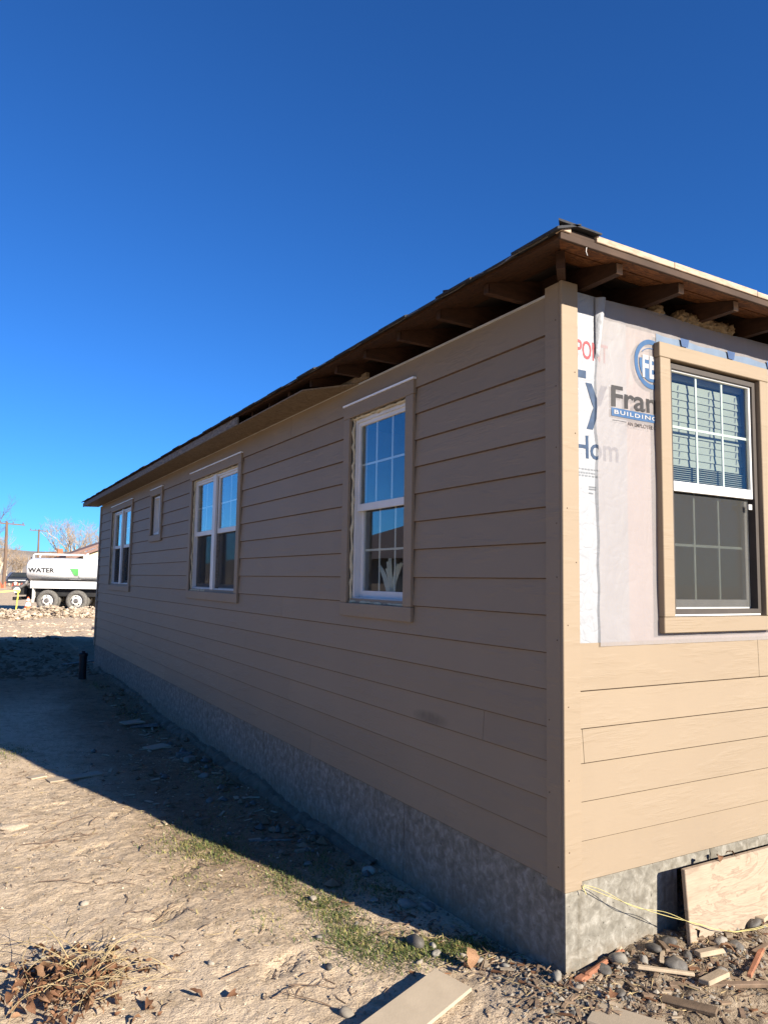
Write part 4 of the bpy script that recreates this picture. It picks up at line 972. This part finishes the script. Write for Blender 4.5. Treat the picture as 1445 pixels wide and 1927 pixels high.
# ------------------------------------------------------------------ the far plot
r_ = random.Random(11)
cm = MB()
for i in range(4200):                                                  # spoil heap of dry clods in front of the truck
    x = r_.uniform(-9, 8); t = r_.gauss(0, .42); y_ = 33.5 + 3.3 * t + .25 * math.sin(x); hgt = max(0, .42 * (1 - abs(t))) * (.7 + .4 * math.sin(x * 1.3) ** 2)
    s = r_.choice((.025, .04, .05, .07, .09, .13)) * r_.uniform(.7, 1.2); z = G(x, y_) + hgt * r_.uniform(.3, 1); cm.cur = r_.choice((0, 0, 0, 1))
    a = r_.uniform(0, 6.28); ca, sa = math.cos(a), math.sin(a); pts = []
    for (u, v, w) in ((1, 0, .1), (.3, .95, .1), (-.8, .55, 0), (-.85, -.5, .1), (.25, -1, 0), (.1, 0, .9), (0, .1, -.9)):
        u *= s * r_.uniform(.7, 1.3); v *= s * r_.uniform(.7, 1.2); pts.append((x + u * ca - v * sa, y_ + u * sa + v * ca, z + w * s * .8))
    cm.add(pts, [(0, 1, 5), (1, 2, 5), (2, 3, 5), (3, 4, 5), (4, 0, 5), (1, 0, 6), (2, 1, 6), (3, 2, 6), (4, 3, 6), (0, 4, 6)])
for i in range(2200):
    x, y_ = r_.uniform(-9, 8), r_.choice((r_.uniform(20.5, 31), r_.gauss(23, .4), r_.gauss(26.5, .5))); s = r_.choice((.02, .03, .045, .07)); z = G(x, y_); cm.cur = r_.choice((0, 1)); pts = []
    for (u, v, w) in ((1, 0, .1), (.3, .95, .1), (-.8, .55, 0), (-.85, -.5, .1), (.25, -1, 0), (.1, 0, .9), (0, .1, -.9)):
        pts.append((x + u * s * r_.uniform(.7, 1.5), y_ + v * s, z + w * s * .6))
    cm.add(pts, [(0, 1, 5), (1, 2, 5), (2, 3, 5), (3, 4, 5), (4, 0, 5), (1, 0, 6), (2, 1, 6), (3, 2, 6), (4, 3, 6), (0, 4, 6)])
for i in range(1500):
    x, y_ = r_.uniform(-4.5, .1), r_.uniform(11.5, 20.2)
    if x > -.1 and y_ < 13.2: continue
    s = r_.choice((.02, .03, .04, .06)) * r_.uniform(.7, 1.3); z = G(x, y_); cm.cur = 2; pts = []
    for (u, v, w) in ((1, 0, .1), (.3, .95, .1), (-.8, .55, 0), (-.85, -.5, .1), (.25, -1, 0), (.1, 0, .9), (0, .1, -.9)):
        pts.append((x + u * s * r_.uniform(.7, 1.5), y_ + v * s, z + w * s * .7))
    cm.add(pts, [(0, 1, 5), (1, 2, 5), (2, 3, 5), (3, 4, 5), (4, 0, 5), (1, 0, 6), (2, 1, 6), (3, 2, 6), (4, 3, 6), (0, 4, 6)])
tag(mesh_obj('dirt_clods', cm, ['clod', 'clod_pale', 'clod_shaded']), 'low heaps of dry broken dirt clods in front of the water truck', 'clods', kind='stuff')
mb = MB(); n1, n2 = 90, 10                                             # core of the spoil ridge
for i in range(n1 + 1):
    x = -9 + 17 * i / n1
    for j in range(n2 + 1):
        t = -1 + 2 * j / n2; h = .32 * (1 - t * t) * (.75 + .5 * float(vn(np.array([x * 1.1]), np.array([t * 2]), 80)[0])) + .10 * float(vn(np.array([x * 4]), np.array([t * 5]), 81)[0])
        y_ = 33.5 + 1.7 * t; mb.v.append((x, y_, G(x, y_) - .08 + max(0, h)))
for i in range(n1):
    for j in range(n2): mb.f.append((i * (n2 + 1) + j, (i + 1) * (n2 + 1) + j, (i + 1) * (n2 + 1) + j + 1, i * (n2 + 1) + j + 1)); mb.mi.append(0)
tag(mesh_obj('spoil_ridge', mb, 'clod', base=(0, 33.5, -.45)), kind='structure')

# water truck, built in its own coordinates: x along its length from the rear, y away from us, z up
gz_t = G(2.0, 39.5)
truck = thing('water_truck', 'white water tanker truck with green emblem parked beyond the house', 'truck', (.49, 38.55, gz_t), rz=R(-25), local=True)
def L_(name, mb_, mats, parent=truck, smooth=False):
    if parent is not truck: WL[parent.name] = Vector((0, 0, 0))
    return mesh_obj(name, mb_, mats, parent, base=(0, 0, 0), smooth=smooth)
def tank_section(t, k):
    out = []
    for i in range(36):
        a = 2 * math.pi * i / 36; c_, s_ = math.cos(a), math.sin(a); p_ = 2.6
        yy = math.copysign(abs(c_) ** (2 / p_), c_) * 1.18 * k; zz = math.copysign(abs(s_) ** (2 / p_), s_) * .60 * k
        out.append((t, 1.2 + yy, 2.08 + zz))
    return out
mb = MB(); secs = [(-.0, .82), (.03, .93), (.09, 1.0), (1.8, 1.0), (3.6, 1.0), (5.5, 1.0), (5.58, .93), (5.62, .80)]
for t, k in secs: mb.v += tank_section(t, k)
for s in range(len(secs) - 1):
    for i in range(36): mb.f.append((s * 36 + i, s * 36 + (i + 1) % 36, (s + 1) * 36 + (i + 1) % 36, (s + 1) * 36 + i)); mb.mi.append(0)
mb.f.append(tuple(range(36))[::-1]); mb.mi.append(0); mb.f.append(tuple(7 * 36 + i for i in range(36))); mb.mi.append(0)
tank = L_('tank', mb, 'paint_white', smooth=True)
L_('tank_skirt', MB().box((.30, .02, 1.14), (4.05, .10, 1.50)), 'paint_white'); L_('tank_skirt', MB().box((.30, 2.3, 1.14), (4.05, 2.38, 1.50)), 'paint_white')
L_('top_rail', MB().tube([(.10, .75, 2.55), (.10, .75, 2.80), (.16, .75, 2.87), (2.55, .75, 2.87), (2.62, .75, 2.80), (2.62, .75, 2.6)], .035, 7), 'paint_white')
L_('top_rail', MB().tube([(.10, 1.65, 2.55), (.10, 1.65, 2.80), (.16, 1.65, 2.87), (2.55, 1.65, 2.87), (2.62, 1.65, 2.6)], .035, 7), 'paint_white')
L_('ladder', MB().tube([(-.06, .55, 1.35), (-.08, .55, 2.75)], .022, 5).tube([(-.06, .95, 1.35), (-.08, .95, 2.75)], .022, 5).tube([(-.07, .55, 1.6), (-.07, .95, 1.6)], .018, 5).tube([(-.07, .55, 1.95), (-.07, .95, 1.95)], .018, 5).tube([(-.07, .55, 2.3), (-.07, .95, 2.3)], .018, 5), 'steel')
L_('suction_hose', MB().tube([(4.1, .06, 1.25), (3.9, -.02, 1.0), (4.4, -.02, .8), (4.9, .1, .95)], .05, 7), 'chassis')
L_('catwalk', MB().box((.25, .9, 2.675), (2.5, 1.5, 2.70)), 'steel')
L_('hatch', MB().lathe([(0, .42), (.10, .42), (.13, .30), (.14, 0)], (3.05, 1.2, 2.66), (0, 0, 1), 20), 'paint_white'); L_('vent_pipe', MB().tube([(2.72, 1.0, 2.66), (2.72, 1.0, 2.95)], .06, 8), 'paint_white')
L_('chassis_rail', MB().box((-.15, .75, .70), (8.3, .95, 1.12)), 'chassis'); L_('chassis_rail', MB().box((-.15, 1.45, .70), (8.3, 1.65, 1.12)), 'chassis')
L_('underbody_shade', MB().box((.46, .36, .74), (4.0, 2.1, 1.45)), 'chassis'); L_('axle', MB().tube([(1.12, .3, .53), (1.12, 2.1, .53)], .12, 8), 'chassis'); L_('axle', MB().tube([(2.55, .3, .53), (2.55, 2.1, .53)], .12, 8), 'chassis')  # the large black box is added to paint the shade under the truck
L_('rear_pump', MB().box((-.62, .55, .78), (-.05, 1.75, 1.25)), 'chassis'); L_('rear_pipe', MB().tube([(-.75, .5, 1.12), (-.35, .48, 1.18), (-.1, .5, 1.35), (-.02, .6, 1.6)], .09, 9), 'steel')
L_('rear_bumper', MB().box((-.55, .1, .52), (-.40, 2.2, .68)), 'chassis'); L_('spray_head', MB().lathe([(0, .0), (0, .14), (.12, .16), (.2, .10), (.2, 0)], (-.42, .15, 1.02), (0, 1, 0), 16), 'rim')
L_('mud_flap', MB().box((.40, .05, .42), (.44, .62, 1.14)), 'rim'); L_('mud_flap', MB().hexa([(3.50, .05, .55), (3.55, .05, .55), (3.55, .6, .55), (3.50, .6, .55), (3.80, .05, 1.14), (3.86, .05, 1.14), (3.86, .6, 1.14), (3.80, .6, 1.14)]), 'rim')
def wheel(x, y0, dual=True):
    w = L_('wheel', MB().lathe([(.0, .0), (.0, .18), (.03, .24), (.10, .30), (.10, .33)], (x, y0 + .02, .53), (0, 1, 0), 28), 'rim', smooth=False)
    prof = [(.12, .31), (.02, .33), (.0, .40), (.02, .48), (.06, .525), (.24, .53), (.28, .48), (.29, .36), (.27, .31)]
    L_('tyre', MB().lathe(prof, (x, y0, .53), (0, 1, 0), 32), 'tyre', w, smooth=True)
    L_('hub', MB().lathe([(.10, .13), (-.02, .12), (-.06, .08), (-.06, 0)], (x, y0 + .02, .53), (0, 1, 0), 16), 'steel', w)
    lug = MB()
    for k in range(5):
        a = k * 1.2566 + .4; lug.lathe([(.06, .045), (-.004, .045), (-.004, 0)], (x + .205 * math.cos(a), y0 + .03, .53 + .205 * math.sin(a)), (0, 1, 0), 8)
    L_('hand_hole', lug, 'chassis', w)
    if dual: L_('inner_tyre', MB().lathe(prof, (x, y0 + .34, .53), (0, 1, 0), 24), 'tyre', w)
for x in (1.12, 2.55): wheel(x, .05); wheel(x, 1.75)
wheel(7.2, .10, False); wheel(7.2, 1.95, False)
cabm = MB(); cabm.hexa([(5.95, .1, .9), (8.3, .1, .9), (8.3, 2.3, .9), (5.95, 2.3, .9), (5.95, .1, 1.75), (8.3, .15, 1.75), (8.3, 2.25, 1.75), (5.95, 2.3, 1.75)]); cabm.hexa([(5.95, .15, 1.75), (7.4, .15, 1.75), (7.4, 2.25, 1.75), (5.95, 2.25, 1.75), (6.0, .25, 2.65), (7.0, .25, 2.65), (7.0, 2.15, 2.65), (6.0, 2.15, 2.65)])
L_('cab', cabm, 'paint_white'); L_('cab_window', MB().box((6.25, .13, 1.85), (6.95, .16, 2.45)), 'car_paint')
def ttext(s, x0, x1, z0, z1, y_, mat, bold): return text_mesh('painted_word', s, x0, x1, z0, z1, y_, mat, tank, bold)
WL[tank.name] = Vector((0, 0, 0))
def tank_y(X, Z): return 1.2 - 1.18 * (np.clip(1 - np.abs((Z - 2.08) / .60) ** 2.6, 0, 1)) ** (1 / 2.6) - .012
ttext('WATER', .14, 1.43, 1.93, 2.16, tank_y, 'print_black', .03)
def decal(name, pts, mat, off):
    m_ = MB(); X = np.array([p_[0] for p_ in pts]); Z = np.array([p_[1] for p_ in pts]); Yv = tank_y(X, Z) - off
    m_.add([(a, b, c_) for a, b, c_ in zip(X, Yv, Z)], [tuple(range(len(pts)))]); return L_(name, m_, mat, tank)
decal('emblem_panel', [(2.12, 1.60), (2.66, 1.60), (2.66, 2.16), (2.12, 2.16)], 'paint_white', .012)
decal('emblem_green', [(2.20, 2.14), (2.60, 2.14), (2.60, 1.80), (2.42, 1.80), (2.34, 1.91), (2.32, 1.98), (2.26, 2.05)], 'green_print', .022)
decal('emblem_bar', [(2.06, 1.62), (2.085, 1.62), (2.10, 2.17), (2.06, 2.17)], 'print_grey', .012); decal('emblem_bar', [(2.585, 1.62), (2.61, 1.62), (2.61, 1.79), (2.585, 1.79)], 'print_grey', .022)
text_mesh('painted_word', 'CAS-CO - IDAHO', 1.68, 2.85, 1.36, 1.44, .008, 'print_grey', tank, .0)
for x in (.36, 3.85): L_('marker_light', MB().box((x, .005, 1.17), (x + .12, .02, 1.20)), 'redwood')

cone = thing('traffic_cone', 'orange and white traffic cone standing behind the water truck', 'cone', (.67, 37.9, G(.67, 37.9)))
g = G(.67, 37.9)
bd = mesh_obj('cone_body', MB().lathe([(.03, .19), (.25, .135), (.2505, .135), (.70, .035), (.71, 0)], (.67, 37.9, g), (0, 0, 1), 18), 'cone_orange', cone)
mesh_obj('reflective_collar', MB().lathe([(.26, .136), (.44, .096)], (.67, 37.9, g), (0, 0, 1), 18), 'cone_white', cone); mesh_obj('reflective_collar', MB().lathe([(.50, .083), (.62, .056)], (.67, 37.9, g), (0, 0, 1), 18), 'cone_white', cone)
mesh_obj('base', MB().box((.67 - .22, 37.9 - .22, g - .02), (.67 + .22, 37.9 + .22, g + .035)), 'cone_orange', cone)
g = G(.2, 38.2); st = thing('survey_stake', 'yellow stake with caution tape tied to its top behind the water truck', 'stake', (.2, 38.2, g))
mesh_obj('stake_post', MB().tube([(.17, 38.2, g - .05), (.24, 38.2, g + .98)], .033, 6), 'tape_yellow', st)
mesh_obj('tape_knot', MB().box((.14, 38.14, g + .88), (.30, 38.22, g + 1.0)), 'tape_yellow', st)
mb = MB(); n = 24
for i in range(n + 1):
    t = i / n; x = .24 - 9 * t; y_ = 38.2 + .2 * t; z = g + .98 - .9 * t * (1 - t) - .05 * t
    mb.v += [(x, y_, z - .03), (x, y_ + .012 * math.sin(i), z + .03)]
for i in range(n): mb.f.append((2 * i, 2 * i + 2, 2 * i + 3, 2 * i + 1)); mb.mi.append(0)
o_ = mesh_obj('caution_tape', mb, 'tape_yellow', base=(-4, 38.3, .2)); sd = o_.modifiers.new('thick', 'SOLIDIFY'); sd.thickness = .004
tag(o_, 'sagging yellow caution tape strung from the yellow stake', 'tape')
mb = MB(); pts = [(2.1, 37.4), (2.6, 37.25), (3.1, 37.3), (3.6, 37.1)]
mb.tube([(x, y_, G(x, y_) + .05) for x, y_ in pts], .05, 6); tag(mesh_obj('yellow_hose', mb, 'tape_yellow', base=(2.8, 37.3, -.4)), 'short yellow hose lying in front of the truck wheels', 'hose')

# parked dark car far behind
g = G(3.3, 88); car = thing('parked_car', 'dark blue car parked under the bare trees behind the truck', 'car', (2.3, 88, g), rz=R(8), local=True)
def C_(name, mb_, mat, parent=car): 
    WL[parent.name] = Vector((0, 0, 0)); return mesh_obj(name, mb_, mat, parent, base=(0, 0, 0))
def extr(prof, y0, y1):
    n = len(prof); return MB().add([(x, y0, z) for x, z in prof] + [(x, y1, z) for x, z in prof], [tuple(range(n))[::-1], tuple(range(n, 2 * n))] + [(i, (i + 1) % n, n + (i + 1) % n, n + i) for i in range(n)])
bev(C_('body', extr([(.0, .35), (4.4, .35), (4.45, .75), (4.3, .92), (3.35, 1.0), (.1, 1.0), (-.05, .7)], 0, 1.75), 'car_paint'), .06)
bev(C_('cabin', extr([(.15, 1.0), (3.3, 1.0), (2.6, 1.52), (.55, 1.55)], .1, 1.65), 'car_paint'), .06)
C_('side_window', extr([(.4, 1.04), (2.95, 1.04), (2.5, 1.45), (.65, 1.46)], .085, .105), 'glass'); C_('side_moulding', MB().box((.1, -.03, .62), (4.2, .0, .72)), 'car_chrome')
for x in (.85, 3.55):
    w = C_('wheel', MB().lathe([(0, .0), (0, .2), (.05, .22)], (x, -.03, .33), (0, 1, 0), 16), 'car_chrome'); C_('tyre', MB().lathe([(.02, .21), (0, .3), (.05, .33), (.2, .33), (.22, .2)], (x, -.04, .33), (0, 1, 0), 18), 'chassis', w)

def pole(x, y_, h, arm, label, ang, wires=False):
    g = G(x, y_); p_ = thing('utility_pole', label, 'pole', (x, y_, g)); ca, sa = math.cos(ang), math.sin(ang)
    mesh_obj('shaft', MB().tube([(x, y_, g - .3), (x + .03, y_, g + h * .5), (x - .06, y_, g + h)], [.19, .16, .12], 8), 'pole_wood', p_)
    m_ = MB(); z = g + h - .22; m_.tube([(x - arm * ca - .06, y_ - arm * sa, z + .06), (x + arm * ca - .06, y_ + arm * sa, z - .06)], .085, 4)
    mesh_obj('cross_arm', m_, 'pole_wood', p_)
    for k in (-.9, -.35, .35, .9):
        mesh_obj('insulator', MB().lathe([(0, .05), (.1, .07), (.2, .03), (.2, 0)], (x + arm * k * ca - .06, y_ + arm * k * sa, z + .08 - .06 * k), (0, 0, 1), 8), 'steel', p_)
pole(1.70, 82.36, 6.75, 1.7, 'thick wooden utility pole with crossarm beside the pale tree trunks', R(5)); pole(8.5, 127, 8.6, 1.35, 'slim leaning utility pole rising behind the water tank', R(-8))

def bare_tree(name, label, x, y_, H, spread, seed, twig, trunk='bark_pale', stems=1, depth=5, dens=3, cat='tree', rad=.16, up=.55):
    r_ = random.Random(seed); g = G(x, y_); t = thing(name, label, cat, (x, y_, g), 'bare trees on the far plot' if False else None)
    tm, cm_ = MB(), MB()
    def br(p, d, L, r, k):
        n = 3; pts = [p]; q_ = Vector(p); dd = d.copy()
        for i in range(n):
            dd = (dd + Vector((r_.gauss(0, .14), r_.gauss(0, .14), r_.gauss(.03, .08)))).normalized(); q_ = q_ + dd * L / n; pts.append(q_.copy())
        (tm if k >= depth - 1 else cm_).tube(pts, [r, r * .85, r * .72, r * .6], 5 if k >= depth - 1 else 3, cap=False)
        if k <= 0: return
        for j in range(dens + (1 if k < 3 else 0)):
            f = r_.uniform(.35, 1); b = pts[min(3, 1 + int(f * 3))]; v = Vector((r_.gauss(0, 1), r_.gauss(0, 1), r_.gauss(up, .5))).normalized()
            nd = (dd * .75 + v * spread).normalized(); br(b, nd, L * r_.uniform(.55, .8), r * .52, k - 1)
    for s in range(stems):
        a = r_.uniform(0, 6.28); off = Vector((math.cos(a), math.sin(a), 0)) * (.5 if stems > 1 else 0)
        br(Vector((x, y_, g - .1)) + off, (Vector((0, 0, 1)) + off * .45).normalized(), H * .40, rad, depth)
    mesh_obj('trunk', tm, trunk, t); mesh_obj('crown', cm_, twig, t); return t
bare_tree('bare_tree', 'leafless pale trunked tree beside the thick utility pole', 1.2, 91, 6.0, .75, 21, 'twigs_tan', stems=3, rad=.17)
bare_tree('bare_shrub', 'tan leafless thicket spreading between the pole and the tanker', 3.4, 95, 4.2, .9, 22, 'twigs_tan', stems=4, rad=.12, cat='shrub')
bare_tree('bare_shrub', 'dense tan leafless shrub left of the thick utility pole', -.2, 93, 4.6, .9, 25, 'twigs_tan', stems=4, rad=.12, cat='shrub')
bare_tree('bare_tree', 'tall grey leafless tree whose crown tops the thick utility pole', -1.4, 100, 10.5, .7, 23, 'weathered_wood', stems=1, rad=.28)
bare_tree('bare_tree', 'broad leafless tree rising behind the brown roofed house', 9.8, 99, 8.2, .8, 24, 'twigs_tan', stems=3, rad=.2)
bare_tree('bare_tree', 'leafless tree behind the far corner of the brown roofed house', 13.0, 101, 8.2, .8, 29, 'twigs_tan', stems=3, rad=.2)
bare_tree('bare_shrub', 'rusty brown hedge of leafless brush behind the tank top', 7.2, 97, 4.4, 1.0, 26, 'twigs_rust', stems=5, rad=.10, cat='shrub')
bare_tree('bare_shrub', 'rusty leafless bush beside the brown eave', 9.2, 97, 4.6, 1.0, 27, 'twigs_rust', stems=5, rad=.10, cat='shrub')
# orange netting heaps
for x, y_, s, lb in ((.9, 78, .8, 'crumpled orange netting beside the thick utility pole'), (2.6, 74, .6, 'orange netting bundle between the pole and the truck')):
    g = G(x, y_); mb = MB(); n = 16
    for i in range(n + 1):
        t = i / n; mb.v += [(x - s + 2 * s * t, y_ + .2 * math.sin(i * 1.7), g - .02), (x - s + 2 * s * t, y_ + .2 * math.sin(i * 2.1 + 1), g + .45 + .22 * math.sin(i * 1.3))]
    for i in range(n): mb.f.append((2 * i, 2 * i + 2, 2 * i + 3, 2 * i + 1)); mb.mi.append(0)
    o_ = mesh_obj('orange_netting', mb, 'orange_net', base=(x, y_, g)); sd = o_.modifiers.new('thick', 'SOLIDIFY'); sd.thickness = .02; tag(o_, lb, 'netting')

# brown roofed house behind the truck: gable end towards us
hx, hy = 6.3, 72.0; g = G(hx, hy)
h2 = thing('far_house', 'cream house with brown gable roof behind the water tank', 'house', (hx + 6, hy, g))
mesh_obj('wall', extr([(hx + 1.5, g), (hx + 11, g), (hx + 11, g + 3.3), (hx + 6.2, g + 5.2), (hx + 1.5, g + 3.25)], hy, hy + 9), 'wall_cream', h2)
mesh_obj('porch_shade', MB().box((hx + .1, hy + 1.4, g), (hx + 1.5, hy + 6, g + 3.1)), 'shadow_brown', h2)  # solid dark box whose colour stands for shade in the porch
rb = mesh_obj('roof', MB().hexa([(hx - .1, hy - .5, g + 3.05), (hx + 6.2, hy - .5, g + 5.65), (hx + 6.2, hy + 9.5, g + 5.65), (hx - .1, hy + 9.5, g + 3.05), (hx - .1, hy - .5, g + 3.30), (hx + 6.2, hy - .5, g + 5.90), (hx + 6.2, hy + 9.5, g + 5.90), (hx - .1, hy + 9.5, g + 3.30)]), 'roof_brown', h2)
mesh_obj('roof_slope', MB().hexa([(hx + 12.4, hy - .5, g + 3.05), (hx + 6.2, hy - .5, g + 5.65), (hx + 6.2, hy + 9.5, g + 5.65), (hx + 12.4, hy + 9.5, g + 3.05), (hx + 12.4, hy - .5, g + 3.30), (hx + 6.2, hy - .5, g + 5.90), (hx + 6.2, hy + 9.5, g + 5.90), (hx + 12.4, hy + 9.5, g + 3.30)]), 'roof_brown', rb)
mesh_obj('barge_board', MB().hexa([(hx + .2, hy - .56, g + 2.82), (hx + 6.2, hy - .56, g + 5.30), (hx + 6.2, hy - .502, g + 5.30), (hx + .2, hy - .502, g + 2.82), (hx + .2, hy - .56, g + 3.10), (hx + 6.2, hy - .56, g + 5.60), (hx + 6.2, hy - .502, g + 5.60), (hx + .2, hy - .502, g + 3.10)]), 'roof_brown', rb)
mesh_obj('reddish_block', MB().box((hx - .55 + .4, hy + 6, g + 3.1), (hx + .35, hy + 6.5, g + 4.1)), 'redwood', rb)  # added block standing in for an unidentified reddish thing beside the roof
mesh_obj('window', MB().box((hx + 3.0, hy - .03, g + 1.2), (hx + 4.2, hy + .02, g + 2.4)), 'car_paint', h2)

# unseen neighbouring house left of view, added for pane reflections and bounced light
nbx, nby = -8.5, 13.0; g = G(nbx, nby)
nh = thing('unseen_neighbour', 'unseen neighbouring house with dark roof added for the window pane reflections', 'house', (nbx - 4, nby + 5, g))
mesh_obj('wall', MB().box((nbx - 8, nby, g - .2), (nbx, nby + 10, g + 2.6)), 'nb_wall', nh)
mesh_obj('roof', MB().add([(nbx + .5, nby - .5, g + 2.5), (nbx - 8.5, nby - .5, g + 2.5), (nbx - 8.5, nby + 10.5, g + 2.5), (nbx + .5, nby + 10.5, g + 2.5), (nbx - 4, nby + 3.5, g + 4.3), (nbx - 4, nby + 6.5, g + 4.3)], [(0, 1, 4), (1, 2, 5, 4), (2, 3, 5), (3, 0, 4, 5), (3, 2, 1, 0)]), 'nb_roof', nh)
for yy in (2.0, 6.5):
    mesh_obj('window', MB().box((nbx - .02, nby + yy, g + .9), (nbx + .03, nby + yy + 1.2, g + 2.0)), 'car_paint', nh)
